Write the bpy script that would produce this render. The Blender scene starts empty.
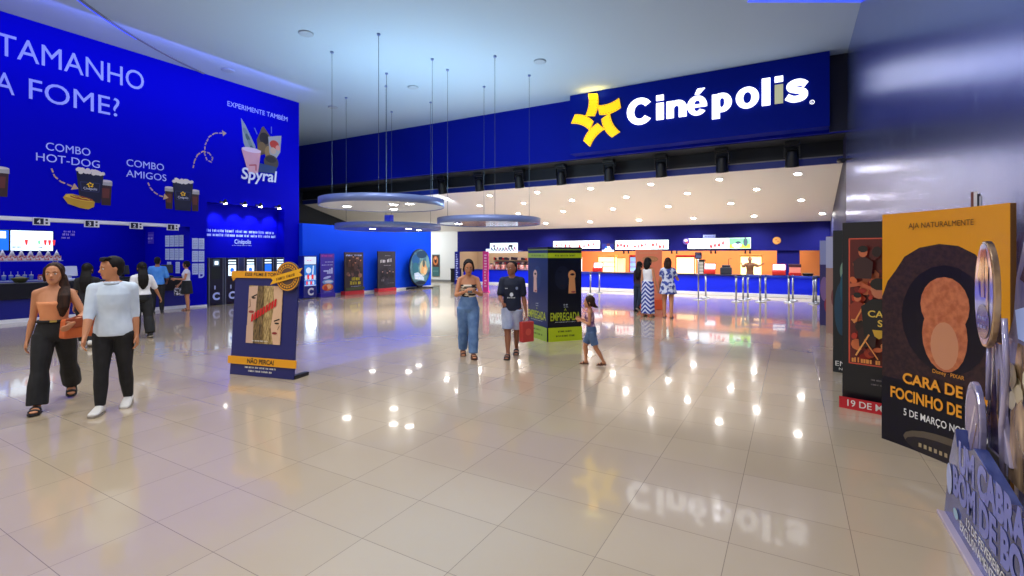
import bpy, bmesh, math, random
from mathutils import Vector, Matrix
SC = bpy.context.scene
COL = SC.collection
R = math.radians
rnd = random.Random(7)
T = Matrix.Translation
def RZ(a): return Matrix.Rotation(a, 4, 'Z')
def RX(a): return Matrix.Rotation(a, 4, 'X')
def RY(a): return Matrix.Rotation(a, 4, 'Y')
I4 = Matrix.Identity(4)
def lin(c):
    c /= 255.0
    return c / 12.92 if c <= 0.04045 else ((c + 0.055) / 1.055) ** 2.4
def S(r, g, b): return (lin(r), lin(g), lin(b))

MATS = {}
def mat(name, rgb=(200, 200, 200), rough=0.5, metal=0.0, emit=None, es=0.0, spec=0.5, alpha=None, trans=0.0, coat=0.0):
    if name in MATS: return MATS[name]
    m = bpy.data.materials.new(name); m.use_nodes = True
    b = m.node_tree.nodes['Principled BSDF']
    b.inputs['Base Color'].default_value = (*S(*rgb), 1)
    b.inputs['Roughness'].default_value = rough
    b.inputs['Metallic'].default_value = metal
    b.inputs['Specular IOR Level'].default_value = spec
    if trans: b.inputs['Transmission Weight'].default_value = trans
    if coat: b.inputs['Coat Weight'].default_value = coat; b.inputs['Coat Roughness'].default_value = 0.08
    if emit is not None:
        b.inputs['Emission Color'].default_value = (*S(*emit), 1)
        b.inputs['Emission Strength'].default_value = es
    m.diffuse_color = (*S(*rgb), 1)
    MATS[name] = m
    return m
_auto = {}
def C(r, g, b, rough=0.5):
    return mat('print_%d_%d_%d_%d' % (r, g, b, int(rough * 100)), (r, g, b), rough)
def noise_mat(name, c1, c2, scale=5.0, rough=0.5, detail=3.0, metal=0.0, bump=0.0, stretch=(1, 1, 1), spec=0.5, emit=0.0, lo=0.35, hi=0.65):
    if name in MATS: return MATS[name]
    m = mat(name, c1, rough, metal, spec=spec)
    nt = m.node_tree; b = nt.nodes['Principled BSDF']
    tc = nt.nodes.new('ShaderNodeTexCoord'); mp = nt.nodes.new('ShaderNodeMapping')
    mp.inputs['Scale'].default_value = stretch
    nz = nt.nodes.new('ShaderNodeTexNoise'); nz.inputs['Scale'].default_value = scale; nz.inputs['Detail'].default_value = detail
    cr = nt.nodes.new('ShaderNodeValToRGB')
    cr.color_ramp.elements[0].position = lo; cr.color_ramp.elements[0].color = (*S(*c1), 1)
    cr.color_ramp.elements[1].position = hi; cr.color_ramp.elements[1].color = (*S(*c2), 1)
    nt.links.new(tc.outputs['Object'], mp.inputs[0]); nt.links.new(mp.outputs[0], nz.inputs['Vector'])
    nt.links.new(nz.outputs[0], cr.inputs[0]); nt.links.new(cr.outputs[0], b.inputs['Base Color'])
    if emit:
        nt.links.new(cr.outputs[0], b.inputs['Emission Color']); b.inputs['Emission Strength'].default_value = emit
    if bump:
        bp = nt.nodes.new('ShaderNodeBump'); bp.inputs['Strength'].default_value = bump; bp.inputs['Distance'].default_value = 0.01
        nt.links.new(nz.outputs[0], bp.inputs['Height']); nt.links.new(bp.outputs[0], b.inputs['Normal'])
    return m

class MB:
    def __init__(s, M=I4):
        s.v = []; s.f = []; s.mi = []; s.sm = []; s.mats = []; s.M = M
    def midx(s, m):
        if m not in s.mats: s.mats.append(m)
        return s.mats.index(m)
    def add(s, verts, faces, m, smooth=False, M=None):
        k = len(s.v); X = s.M @ M if M is not None else s.M
        s.v += [X @ Vector(p) for p in verts]
        i = s.midx(m)
        for f in faces:
            s.f.append([k + q for q in f]); s.mi.append(i); s.sm.append(smooth)
        return s
    def box(s, x0, x1, y0, y1, z0, z1, m, M=None):
        v = [(x, y, z) for z in (z0, z1) for y in (y0, y1) for x in (x0, x1)]
        f = [(0, 2, 3, 1), (4, 5, 7, 6), (0, 1, 5, 4), (2, 6, 7, 3), (0, 4, 6, 2), (1, 3, 7, 5)]
        return s.add(v, f, m, False, M)
    def prism(s, pts, z0, z1, m, M=None, smooth=False):
        n = len(pts)
        v = [(x, y, z0) for x, y in pts] + [(x, y, z1) for x, y in pts]
        s.add(v, [list(range(n))[::-1], list(range(n, 2 * n))], m, False, M)
        return s.add(v, [(i, (i + 1) % n, n + (i + 1) % n, n + i) for i in range(n)], m, smooth, M)
    def slab(s, pts, y0, y1, m, M=None):   # outline in x,z ; thickness along y
        n = len(pts)
        v = [(x, y0, z) for x, z in pts] + [(x, y1, z) for x, z in pts]
        f = [list(range(n)), list(range(n, 2 * n))[::-1]] + [(i, n + i, n + (i + 1) % n, (i + 1) % n) for i in range(n)]
        return s.add(v, f, m, False, M)
    def cyl(s, p0, p1, r0, m, r1=None, n=16, caps=True, M=None):
        p0 = Vector(p0); p1 = Vector(p1); r1 = r0 if r1 is None else r1
        d = (p1 - p0).normalized(); a = d.orthogonal().normalized(); b = d.cross(a)
        v = []
        for p, r in ((p0, r0), (p1, r1)):
            v += [p + (a * math.cos(t) + b * math.sin(t)) * r for t in [2 * math.pi * i / n for i in range(n)]]
        s.add(v, [(i, (i + 1) % n, n + (i + 1) % n, n + i) for i in range(n)], m, True, M)
        if caps: s.add(v, [list(range(n))[::-1], list(range(n, 2 * n))], m, False, M)
        return s
    def lathe(s, prof, m, n=24, M=None, smooth=True, close=True):
        v = []; f = []
        for r, z in prof:
            v += [(r * math.cos(2 * math.pi * i / n), r * math.sin(2 * math.pi * i / n), z) for i in range(n)]
        for k in range(len(prof) - 1):
            f += [(k * n + i, k * n + (i + 1) % n, (k + 1) * n + (i + 1) % n, (k + 1) * n + i) for i in range(n)]
        s.add(v, f, m, smooth, M)
        caps = []
        if not close: return s
        if prof[0][0] > 1e-4: caps.append(list(range(n))[::-1])
        if prof[-1][0] > 1e-4: caps.append(list(range((len(prof) - 1) * n, len(prof) * n)))
        if caps: s.add(v, caps, m, False, M)
        return s
    def tube(s, pts, r, m, n=8, M=None):
        pts = [Vector(p) for p in pts]; v = []; f = []; a = None
        for i, p in enumerate(pts):
            d = (pts[min(i + 1, len(pts) - 1)] - pts[max(i - 1, 0)]).normalized()
            a = d.orthogonal().normalized() if a is None else (a - d * a.dot(d)).normalized()
            b = d.cross(a)
            rr = r[i] if isinstance(r, (list, tuple)) else r
            v += [p + (a * math.cos(t) + b * math.sin(t)) * rr for t in [2 * math.pi * q / n for q in range(n)]]
        for k in range(len(pts) - 1):
            f += [(k * n + i, k * n + (i + 1) % n, (k + 1) * n + (i + 1) % n, (k + 1) * n + i) for i in range(n)]
        s.add(v, f, m, True, M)
        return s.add(v, [list(range(n))[::-1], list(range((len(pts) - 1) * n, len(pts) * n))], m, False, M)
    def loft(s, rings, m, n=14, smooth=True):
        v = []; f = []
        for c, u, w, ru, rw in rings:
            c = Vector(c); u = Vector(u); w = Vector(w)
            v += [c + u * (ru * math.cos(t)) + w * (rw * math.sin(t)) for t in [2 * math.pi * q / n for q in range(n)]]
        k = len(rings)
        for j in range(k - 1):
            f += [(j * n + i, j * n + (i + 1) % n, (j + 1) * n + (i + 1) % n, (j + 1) * n + i) for i in range(n)]
        f += [list(range(n))[::-1], list(range((k - 1) * n, k * n))]
        return s.add(v, f, m, smooth)
    def ball(s, c, rx, ry, rz, m, M=None, n=14, k=9):
        v = []; f = []
        prof = [(math.sin(math.pi * j / k), -math.cos(math.pi * j / k)) for j in range(k + 1)]
        for r, z in prof:
            v += [(c[0] + rx * r * math.cos(2 * math.pi * i / n), c[1] + ry * r * math.sin(2 * math.pi * i / n), c[2] + rz * z) for i in range(n)]
        for q in range(k):
            f += [(q * n + i, q * n + (i + 1) % n, (q + 1) * n + (i + 1) % n, (q + 1) * n + i) for i in range(n)]
        return s.add(v, f, m, True, M)
    def mesh(s, name):
        me = bpy.data.meshes.new(name)
        me.from_pydata([tuple(p) for p in s.v], [], s.f)
        for m in s.mats: me.materials.append(m)
        me.polygons.foreach_set('material_index', s.mi)
        me.polygons.foreach_set('use_smooth', s.sm)
        me.update()
        return me
    def build(s, name, parent=None, bevel=0.0, seg=2, M=None):
        me = s.mesh(name)
        bm = bmesh.new(); bm.from_mesh(me); bmesh.ops.remove_doubles(bm, verts=bm.verts, dist=1e-5)
        bmesh.ops.recalc_face_normals(bm, faces=bm.faces) if not getattr(s, 'flat', False) else None
        bm.to_mesh(me); bm.free()
        o = bpy.data.objects.new(name, me); COL.objects.link(o)
        if parent is not None: o.parent = parent
        if M is not None: o.matrix_local = M
        if bevel:
            b = o.modifiers.new('edge', 'BEVEL'); b.width = bevel; b.segments = seg; b.limit_method = 'ANGLE'; b.angle_limit = R(40)
        return o

# flat lettering taken from the built-in font, turned into mesh data
_txt = {}
def glyphs(s, bold=0.0, shear=0.0):
    key = (s, bold, shear)
    if key in _txt: return _txt[key]
    cu = bpy.data.curves.new('t', 'FONT'); cu.body = s; cu.size = 1.0; cu.offset = bold; cu.shear = shear; cu.resolution_u = 4
    cu.fill_mode = 'FRONT'
    o = bpy.data.objects.new('t', cu); COL.objects.link(o)
    dg = bpy.context.evaluated_depsgraph_get()
    me = bpy.data.meshes.new_from_object(o.evaluated_get(dg))
    v = [(p.co.x, p.co.y) for p in me.vertices]; f = [list(p.vertices) for p in me.polygons]
    bpy.data.objects.remove(o); bpy.data.curves.remove(cu); bpy.data.meshes.remove(me)
    xs = [p[0] for p in v] or [0]
    x0 = min(xs); v = [((x - x0) / CAP, y / CAP) for x, y in v]
    _txt[key] = (v, f, (max(xs) - x0) / CAP)
    return _txt[key]
CAP = 1.0
_g = glyphs('H'); CAP = max(p[1] for p in _g[0]); _txt.clear()

class Print(MB):
    """flat printed artwork on a plane facing local -Y: x to the right, z up; each layer lies a hair above the last"""
    flat = True
    def __init__(s, M=I4, y=0.0, step=0.0012, warp=None):
        super().__init__(M); s.y = y; s.step = step; s.warp = warp
    def up(s): s.y -= s.step
    def face(s, pts, m, layer=True):
        if layer: s.up()
        a = sum(pts[i][0] * pts[(i + 1) % len(pts)][1] - pts[(i + 1) % len(pts)][0] * pts[i][1] for i in range(len(pts)))
        if a < 0: pts = pts[::-1]
        w = s.warp
        s.add([(x, s.y + (w(x) if w else 0), z) for x, z in pts], [list(range(len(pts)))], m)
    def rect(s, x0, z0, x1, z1, m, layer=True): s.face([(x0, z0), (x1, z0), (x1, z1), (x0, z1)], m, layer)
    def ell(s, cx, cz, rx, rz, m, n=20, rot=0.0, layer=True):
        c, d = math.cos(rot), math.sin(rot)
        s.face([(cx + rx * math.cos(t) * c - rz * math.sin(t) * d, cz + rx * math.cos(t) * d + rz * math.sin(t) * c) for t in [2 * math.pi * i / n for i in range(n)]], m, layer)
    def ring(s, cx, cz, r0, r1, m, n=32):
        s.up()
        v = []
        for r in (r0, r1): v += [(cx + r * math.cos(2 * math.pi * i / n), s.y, cz + r * math.sin(2 * math.pi * i / n)) for i in range(n)]
        s.add(v, [(i, n + i, n + (i + 1) % n, (i + 1) % n) for i in range(n)], m)
    def line(s, pts, w, m, layer=True):
        if layer: s.up()
        for i in range(len(pts) - 1):
            a = Vector(pts[i]); b = Vector(pts[i + 1]); d = (b - a); l = d.length
            if l < 1e-6: continue
            n = Vector((-d.y, d.x)) / l * w / 2; e = d / l * w * 0.2
            s.face([tuple(a - n - e), tuple(b - n + e), tuple(b + n + e), tuple(a + n - e)], m, False)
    def dashes(s, pts, w, m, dash=0.08, gap=0.05):
        s.up(); acc = 0.0
        for i in range(len(pts) - 1):
            a = Vector(pts[i]); b = Vector(pts[i + 1]); l = (b - a).length; t = 0.0
            while t < l:
                u = min(dash, l - t); p = a.lerp(b, t / l); q = a.lerp(b, (t + u) / l)
                s.line([tuple(p), tuple(q)], w, m, False); t += dash + gap
    def text(s, t, x, z, h, m, w=None, align='C', bold=0.0, shear=0.0, rot=0.0, layer=True):
        if layer: s.up()
        v, f, wid = glyphs(t, bold, shear)
        sx = h if w is None else w / wid
        W = wid * sx
        ox = {'L': 0.0, 'C': -W / 2, 'R': -W}[align]
        c, d = math.cos(rot), math.sin(rot)
        out = []
        for px, py in v:
            a, b = px * sx + ox, py * h
            X = x + a * c - b * d
            out.append((X, s.y + (s.warp(X) if s.warp else 0), z + a * d + b * c))
        s.add(out, f, m)
    def marks(s, x0, x1, z, h, m, seed=1, rot=0.0):   # small print too fine to read: runs of tiny strokes
        r = random.Random(seed); s.up(); x = x0
        while x < x1:
            n = r.randint(3, 8)
            for _ in range(n):
                w = h * r.uniform(0.35, 0.6)
                if x + w > x1: break
                dz = (x - x0) * math.tan(rot)
                k = r.random()
                if k < .4: s.rect(x, z + dz, x + w * .8, z + dz + h * .75, m, False)
                else: s.rect(x, z + dz, x + w * .45, z + dz + h * r.uniform(.7, 1.0), m, False)
                x += w
            x += h * .5

def thing(name, label, cat, loc=(0, 0, 0), rz=0.0, group=None):
    o = bpy.data.objects.new(name, None); COL.objects.link(o)
    o.empty_display_size = 0.2
    o.location = loc; o.rotation_euler = (0, 0, rz)
    o['label'] = label; o['category'] = cat
    if group: o['group'] = group
    return o
def tag(o, label, cat, group=None):
    o['label'] = label; o['category'] = cat
    if group: o['group'] = group
    return o
def struct(o): o['kind'] = 'structure'; return o
def dup(root, loc=None, rz=None, label=None):
    r = root.copy(); COL.objects.link(r)
    if loc is not None: r.location = loc
    if rz is not None: r.rotation_euler = (0, 0, rz)
    if label: r['label'] = label
    for ch in list(root.children):
        c = ch.copy(); COL.objects.link(c); c.parent = r; c.matrix_parent_inverse = ch.matrix_parent_inverse
        for g in list(ch.children):
            d = g.copy(); COL.objects.link(d); d.parent = c; d.matrix_parent_inverse = g.matrix_parent_inverse
    return r
def lamp(kind, name, loc, energy, color=(1, 1, 1), size=0.2, rot=(0, 0, 0), spot=None, blend=0.5, sy=None, parent=None):
    l = bpy.data.lights.new(name, kind); l.energy = energy; l.color = color
    if kind == 'AREA':
        l.size = size
        if sy: l.shape = 'RECTANGLE'; l.size_y = sy
        else: l.shape = 'DISK'
    else: l.shadow_soft_size = size
    if kind == 'SPOT': l.spot_size = spot; l.spot_blend = blend
    o = bpy.data.objects.new(name, l); COL.objects.link(o)
    o.location = loc; o.rotation_euler = rot
    if parent is not None: o.parent = parent
    return o
ORD = ['first', 'second', 'third', 'fourth', 'fifth', 'sixth', 'seventh', 'eighth', 'ninth', 'tenth', 'eleventh', 'twelfth', 'thirteenth', 'fourteenth', 'fifteenth', 'sixteenth', 'seventeenth', 'eighteenth', 'nineteenth', 'twentieth', 'twenty-first', 'twenty-second', 'twenty-third', 'twenty-fourth']

# ---------------------------------------------------------------- materials
WHITE = mat('white_paint', (225, 226, 228), 0.6)
LETTER = mat('lettering_white', (186, 198, 250), 0.6)
BLACK = mat('black', (12, 13, 16), 0.5)
NAVYB = mat('near_black_navy', (10, 14, 40), 0.4)
BLUE = mat('mural_blue', (2, 2, 184), 0.7, spec=0.06)
FBLUE = mat('fascia_blue', (2, 20, 146), 0.6, spec=0.1)
PBLUE = mat('panel_blue', (12, 74, 232), 0.6, spec=0.1)
NAVY = mat('bulkhead_navy', (20, 22, 104), 0.6, spec=0.12)
CBLUE = mat('counter_blue', (8, 36, 225), 0.4, spec=.3)
YEL = mat('logo_yellow', (255, 205, 0), 0.5)
STEEL = mat('brushed_steel', (150, 154, 164), 0.35, 0.85)
GOLD = mat('ribbon_gold', (240, 165, 25), 0.5)
CREAM = C(235, 222, 180)
PRED = C(200, 25, 30)
# ---------------------------------------------------------------- setting
XW = -17.2; XR = 1.45; HC = 7.85; YF = 18.0
def floor_mat():
    m = mat('porcelain_tile', (186, 166, 138), 0.1, spec=0.7)
    nt = m.node_tree; b = nt.nodes['Principled BSDF']; N = nt.nodes.new; L = nt.links.new
    tc = N('ShaderNodeTexCoord'); sp = N('ShaderNodeSeparateXYZ'); L(tc.outputs['Object'], sp.inputs[0])
    def grid(sock, size, off):
        a = N('ShaderNodeMath'); a.operation = 'SUBTRACT'; L(sock, a.inputs[0]); a.inputs[1].default_value = off
        d = N('ShaderNodeMath'); d.operation = 'DIVIDE'; L(a.outputs[0], d.inputs[0]); d.inputs[1].default_value = size
        fl = N('ShaderNodeMath'); fl.operation = 'FLOOR'; L(d.outputs[0], fl.inputs[0])
        fr = N('ShaderNodeMath'); fr.operation = 'FRACT'; L(d.outputs[0], fr.inputs[0])
        h = N('ShaderNodeMath'); h.operation = 'SUBTRACT'; L(fr.outputs[0], h.inputs[0]); h.inputs[1].default_value = 0.5
        ab = N('ShaderNodeMath'); ab.operation = 'ABSOLUTE'; L(h.outputs[0], ab.inputs[0])
        g = N('ShaderNodeMath'); g.operation = 'GREATER_THAN'; L(ab.outputs[0], g.inputs[0]); g.inputs[1].default_value = 0.5 - 0.0022 / size
        return fl, g
    fx, gx = grid(sp.outputs[0], 0.655, -0.335)
    fy, gy = grid(sp.outputs[1], 0.535, 1.63)
    mx = N('ShaderNodeMath'); mx.operation = 'MAXIMUM'; L(gx.outputs[0], mx.inputs[0]); L(gy.outputs[0], mx.inputs[1])
    cb = N('ShaderNodeCombineXYZ'); L(fx.outputs[0], cb.inputs[0]); L(fy.outputs[0], cb.inputs[1])
    wn = N('ShaderNodeTexWhiteNoise'); wn.noise_dimensions = '2D'; L(cb.outputs[0], wn.inputs['Vector'])
    nz = N('ShaderNodeTexNoise'); nz.inputs['Scale'].default_value = 1.3; nz.inputs['Detail'].default_value = 4; L(tc.outputs['Object'], nz.inputs['Vector'])
    r1 = N('ShaderNodeValToRGB'); r1.color_ramp.elements[0].color = (*S(186, 167, 138), 1); r1.color_ramp.elements[1].color = (*S(192, 173, 145), 1)
    L(wn.outputs[0], r1.inputs[0])
    mxa = N('ShaderNodeMix'); mxa.data_type = 'RGBA'; mxa.blend_type = 'MULTIPLY'; mxa.inputs[0].default_value = 0.25
    r2 = N('ShaderNodeValToRGB'); r2.color_ramp.elements[0].color = (.75, .75, .75, 1); r2.color_ramp.elements[1].color = (1, 1, 1, 1); L(nz.outputs[0], r2.inputs[0])
    L(r1.outputs[0], mxa.inputs[6]); L(r2.outputs[0], mxa.inputs[7])
    mg = N('ShaderNodeMix'); mg.data_type = 'RGBA'; L(mx.outputs[0], mg.inputs[0]); L(mxa.outputs[2], mg.inputs[6]); mg.inputs[7].default_value = (*S(140, 124, 104), 1)
    L(mg.outputs[2], b.inputs['Base Color'])
    rr = N('ShaderNodeMapRange'); rr.inputs[1].default_value = .3; rr.inputs[2].default_value = .7; rr.inputs[3].default_value = .15; rr.inputs[4].default_value = .2; b.inputs['Coat Weight'].default_value = .55; b.inputs['Coat Roughness'].default_value = .045
    L(nz.outputs[0], rr.inputs[0]); L(rr.outputs[0], b.inputs['Roughness'])
    return m
FLOOR = floor_mat()
o = MB().box(-30, XR + .3, -7, 28.5, -0.15, 0, FLOOR).build('floor'); struct(o)
CEIL = mat('ceiling_white', (172, 190, 208), 0.8, spec=0.1)
mb = MB(); mb.box(-30, XR + .3, -5, YF + .3, HC, HC + .25, CEIL); o = struct(mb.build('ceiling'))
# curved light cove in the main ceiling
COVE = mat('cove_blue_led', (60, 90, 255), 0.5, emit=(50, 80, 255), es=1.2)
CVG = mat('cove_lip', (120, 125, 140), 0.7)
mb = MB(); ca, cb_ = Vector((-4.6, 13.75)), 13.35
pts = []
for i in range(41):
    t = R(176 + 64 * i / 40); pts.append((ca.x + cb_ * math.cos(t), ca.y + cb_ * math.sin(t)))
pts = [p for p in pts if p[0] > XW + .02]
for i in range(len(pts) - 1):
    a, b = Vector(pts[i]), Vector(pts[i + 1]); d = (b - a).normalized(); n = Vector((d.y, -d.x))
    n = n if (ca - a).dot(n) < 0 else -n
    q = [a, b, b + n * .07, a + n * .07]
    mb.prism([tuple(p) for p in q], HC - .03, HC + .01, CVG)
    q = [a + n * .07, b + n * .07, b + n * .13, a + n * .13]
    if i > 6: mb.prism([tuple(p) for p in q], HC - .012, HC + .01, COVE)
struct(mb.build('trim_1'))
mb = MB(); ctr = Vector((-.46, 13.36)); 
for i in range(14):
    a0 = -.55 + .25 * i; a = Vector((ctr.x + a0 * .868, ctr.y + a0 * .496)); b = a + Vector((.868, .496)) * .25
    if b.x > XR: break
    n = Vector((.496, -.868)) * .3
    mb.prism([tuple(a), tuple(b), tuple(b + n), tuple(a + n)], HC - .012, HC + .01, COVE)
struct(mb.build('trim_2'))

# left wall with the snack counter opening and the recess
mb = MB()
mb.box(XW - .35, XW, -6, 8.42, 2.66, HC, BLUE)
mb.box(XW - .35, XW, 8.42, 8.74, 2.66, HC, BLUE)
mb.box(XW - .35, XW, 8.74, 9.28, 0, HC, BLUE)
mb.box(XW - .35, XW, 9.28, 12.2, 3.53, HC, BLUE)
mb.box(XW - .75, XW, 12.2, 12.85, 0, HC, BLUE)
mb.box(XW - .75, XW - .45, 9.0, 12.2, 0, 3.9, BLUE)
mb.box(XW - 3.0, XW - .35, 8.74, 9.1, 0, 3.6, BLUE)           # end wall inside the opening
mb.box(XW - 3.3, XW - 3.0, -6, 9.1, 0, 3.6, BLUE)            # back wall inside
mb.box(XW - 3.0, XW - .35, -6, 8.74, 3.3, 3.45, BLUE)        # lid of the opening
wl = struct(mb.build('wall_left'))
mb = MB(); mb.box(XW - .36, XW + .02, -6, 8.42, 2.63, 2.72, WHITE); struct(mb.build('trim_3'))
mb = MB(); mb.box(XW - .3, XW + .015, 8.74, 9.28, 0, .06, WHITE); mb.box(XW - .3, XW + .015, 12.2, 12.85, 0, .06, WHITE); struct(mb.build('baseboard_left'))
# wall beyond: freestanding blue partition
mb = MB(); mb.box(-17.6, -17.0, 12.86, 20.9, 0, 3.0, PBLUE); struct(mb.build('wall_partition'))
mb = MB(); mb.box(-17.02, -16.985, 12.86, 20.9, 0, .09, WHITE); struct(mb.build('baseboard_partition'))
DARK = mat('dark_soffit', (16, 24, 34), 0.6)
mb = MB(); mb.box(-25.8, -25.5, -7, 28.4, 0, HC + .1, DARK); struct(mb.build('wall_dark'))
# right wall: brushed metal cladding
def clad():
    m = mat('metal_cladding', (132, 150, 218), 0.3, 0.85)
    nt = m.node_tree; b = nt.nodes['Principled BSDF']; N = nt.nodes.new; L = nt.links.new
    tc = N('ShaderNodeTexCoord'); mp = N('ShaderNodeMapping'); mp.inputs['Scale'].default_value = (1, 26, .35)
    nz = N('ShaderNodeTexNoise'); nz.inputs['Scale'].default_value = 2.0; nz.inputs['Detail'].default_value = 5
    L(tc.outputs['Object'], mp.inputs[0]); L(mp.outputs[0], nz.inputs['Vector'])
    rr = N('ShaderNodeMapRange'); rr.inputs[3].default_value = .16; rr.inputs[4].default_value = .32; L(nz.outputs[0], rr.inputs[0]); L(rr.outputs[0], b.inputs['Roughness'])
    bp = N('ShaderNodeBump'); bp.inputs['Strength'].default_value = .12; bp.inputs['Distance'].default_value = .01; L(nz.outputs[0], bp.inputs['Height']); L(bp.outputs[0], b.inputs['Normal'])
    return m
CLAD = clad()
mb = MB(); mb.box(XR, XR + .3, -2, YF + .2, 0, HC + .02, CLAD); struct(mb.build('wall_right'))
mb = MB(); mb.box(XR - .03, XR, -2, YF, 0, .1, mat('grey_skirting', (120, 118, 116), .5)); struct(mb.build('baseboard_right'))
# fascia, soffit and beam
mb = MB(); mb.box(-25.5, XR, YF, YF + .2, 5.52, HC + .02, FBLUE); struct(mb.build('wall_fascia'))
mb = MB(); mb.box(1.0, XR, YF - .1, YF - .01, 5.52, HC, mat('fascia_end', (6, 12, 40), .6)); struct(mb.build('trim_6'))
mb = MB(); mb.box(-25.5, XR, YF + .2, 19.5, 5.5, 5.62, DARK); mb.box(-25.5, XR, 19.3, 19.5, 5.02, 5.5, DARK); struct(mb.build('trim_4'))
mb = MB(); mb.box(-25.5, XR, 19.27, 19.5, 4.98, 5.02, mat('pale_edge', (120, 120, 128), .5)); mb.box(-25.5, XR, 19.3, 19.5, 4.76, 4.98, mat('beam_blue', (14, 40, 135), .5)); struct(mb.build('trim_5'))
def zsl(y): return 4.76 - .2627 * (y - 19.4)
CEIL2 = mat('concession_ceiling', (238, 236, 232), 0.8, spec=0.1)
mb = MB()
y0, y1 = 19.42, 25.5
v = [(-25.5, y0, zsl(y0)), (XR + .2, y0, zsl(y0)), (XR + .2, y1, zsl(y1)), (-25.5, y1, zsl(y1))]
v += [(x, y, z + .2) for x, y, z in v]
mb.add(v, [(0, 1, 2, 3), (7, 6, 5, 4), (0, 4, 5, 1), (2, 6, 7, 3), (0, 3, 7, 4), (1, 5, 6, 2)], CEIL2)
struct(mb.build('ceiling_sloped'))
# right flank of the counter hall
mb = MB(); mb.box(XR, XR + .3, YF + .2, 28.5, 0, 5.7, mat('flank_navy', (20, 24, 70), .5)); struct(mb.build('wall_flank'))
# back wall: white wall on the far left, navy bulkhead over the two counters
mb = MB(); mb.box(-25.5, -18.45, 25.3, 25.5, 0, zsl(25.3) + .1, mat('white_wall', (215, 214, 208), .7)); struct(mb.build('wall_back'))
mb = MB(); mb.box(-25.5, -18.45, 25.27, 25.3, 0, .12, mat('grey_skirting')); struct(mb.build('baseboard_back'))
mb = MB(); mb.box(-18.45, XR, 25.3, 25.5, 1.93, zsl(25.3) + .1, NAVY)
mb.box(-12.1, -11.2, 25.3, 25.6, 0, 1.95, NAVY)
mb.box(-.6, .3, 25.4, 25.6, 0, 1.95, NAVY)
struct(mb.build('wall_bulkhead'))
ORNG = mat('kitchen_orange', (226, 152, 96), .6)
mb = MB(); mb.box(-11.2, XR, 27.6, 27.8, 0, 2.7, ORNG); mb.box(-11.4, -11.2, 25.5, 27.8, 0, 2.7, ORNG); mb.box(-11.2, XR, 25.5, 27.8, 2.6, 2.7, ORNG); struct(mb.build('wall_kitchen'))
BEIG = mat('candy_beige', (205, 185, 160), .6)
mb = MB(); mb.box(-18.6, -11.4, 27.6, 27.8, 0, 2.7, BEIG); mb.box(-18.6, -18.45, 25.5, 27.8, 0, 2.7, BEIG); mb.box(-18.45, -11.4, 25.5, 27.8, 2.6, 2.7, BEIG); struct(mb.build('wall_candy'))

# ---------------------------------------------------------------- the big wall mural lettering and pictures
MW = T((XW, 0, 0)) @ RZ(R(90))          # local x = world Y, local -y = out of the wall
def wallprint(name, fn, **k):
    p = Print(MW, -0.002, .002); fn(p); o = p.build(name, wl); return o
def big(p):
    p.text('TAMANHO', 7.42, 6.75, .55, LETTER, w=3.2, align='R', bold=.0)
    p.text('QUAL O', 4.0, 6.75, .55, LETTER, w=2.4, align='R', bold=.0)
    p.text('FOME?', 4.82, 5.8, .52, LETTER, w=1.97, align='L', bold=.0)
    p.text('DA SUA', 4.55, 5.8, .52, LETTER, w=1.9, align='R', bold=.0)
wallprint('lettering', big)
def c1(p):
    p.text('COMBO', 5.63, 4.53, .205, LETTER, w=.95); p.text('HOT-DOG', 5.64, 4.22, .205, LETTER, w=1.36)
wallprint('lettering', c1)
def c2(p):
    p.text('COMBO', 7.47, 4.39, .205, LETTER, w=1.0); p.text('AMIGOS', 7.5, 4.07, .205, LETTER, w=1.08)
wallprint('lettering', c2)
def c3(p): p.text('EXPERIMENTE TAMBÉM', 11.15, 6.97, .17, LETTER, w=2.35)
wallprint('lettering', c3)
CUPN = C(10, 14, 48); CUPE = C(45, 50, 95); POP = C(232, 222, 200); COLA = C(52, 26, 24); COLB = C(95, 40, 34); LID = C(170, 168, 160)
def popcup(p, x, z, w, h):
    p.face([(x - w * .5, z + h), (x + w * .5, z + h), (x + w * .38, z), (x - w * .38, z)], CUPN)
    p.line([(x - w * .36, z + h * .68), (x + w * .36, z + h * .68), (x + w * .32, z + h * .38), (x - w * .32, z + h * .38), (x - w * .36, z + h * .68)], .018, CUPE)
    for a in range(5):
        t = R(90 + 72 * a); p.ell(x + .055 * math.cos(t), z + h * .6 + .05 * math.sin(t), .035, .018, YEL, 8, t + .9, a == 0)
    p.text('Cinépolis', x, z + h * .43, .07, C(220, 222, 235), w=w * .5)
    r = random.Random(int(x * 100))
    p.up()
    for _ in range(26):
        p.ell(x + r.uniform(-.47, .47) * w, z + h + r.uniform(-.01, .09), .055, .05, POP, 8, 0, False); p.y -= .0002
def drink(p, x, z, w, h):
    p.face([(x - w * .5, z + h), (x + w * .5, z + h), (x + w * .4, z), (x - w * .4, z)], COLA)
    p.face([(x - w * .36, z + h * .7), (x + w * .3, z + h * .7), (x + w * .25, z + h * .3), (x - w * .3, z + h * .3)], COLB)
    p.rect(x - w * .52, z + h * .82, x + w * .52, z + h, LID); p.ell(x, z + h, w * .5, .035, C(210, 205, 195))
def arrow(p, pts, w=.035):
    p.dashes(pts, w, C(205, 170, 120), .09, .06)
    a, b = Vector(pts[-2]), Vector(pts[-1]); d = (b - a).normalized(); n = Vector((-d.y, d.x))
    p.face([tuple(b + d * .14), tuple(b + n * .1), tuple(b - n * .1)], C(205, 170, 120))
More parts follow.
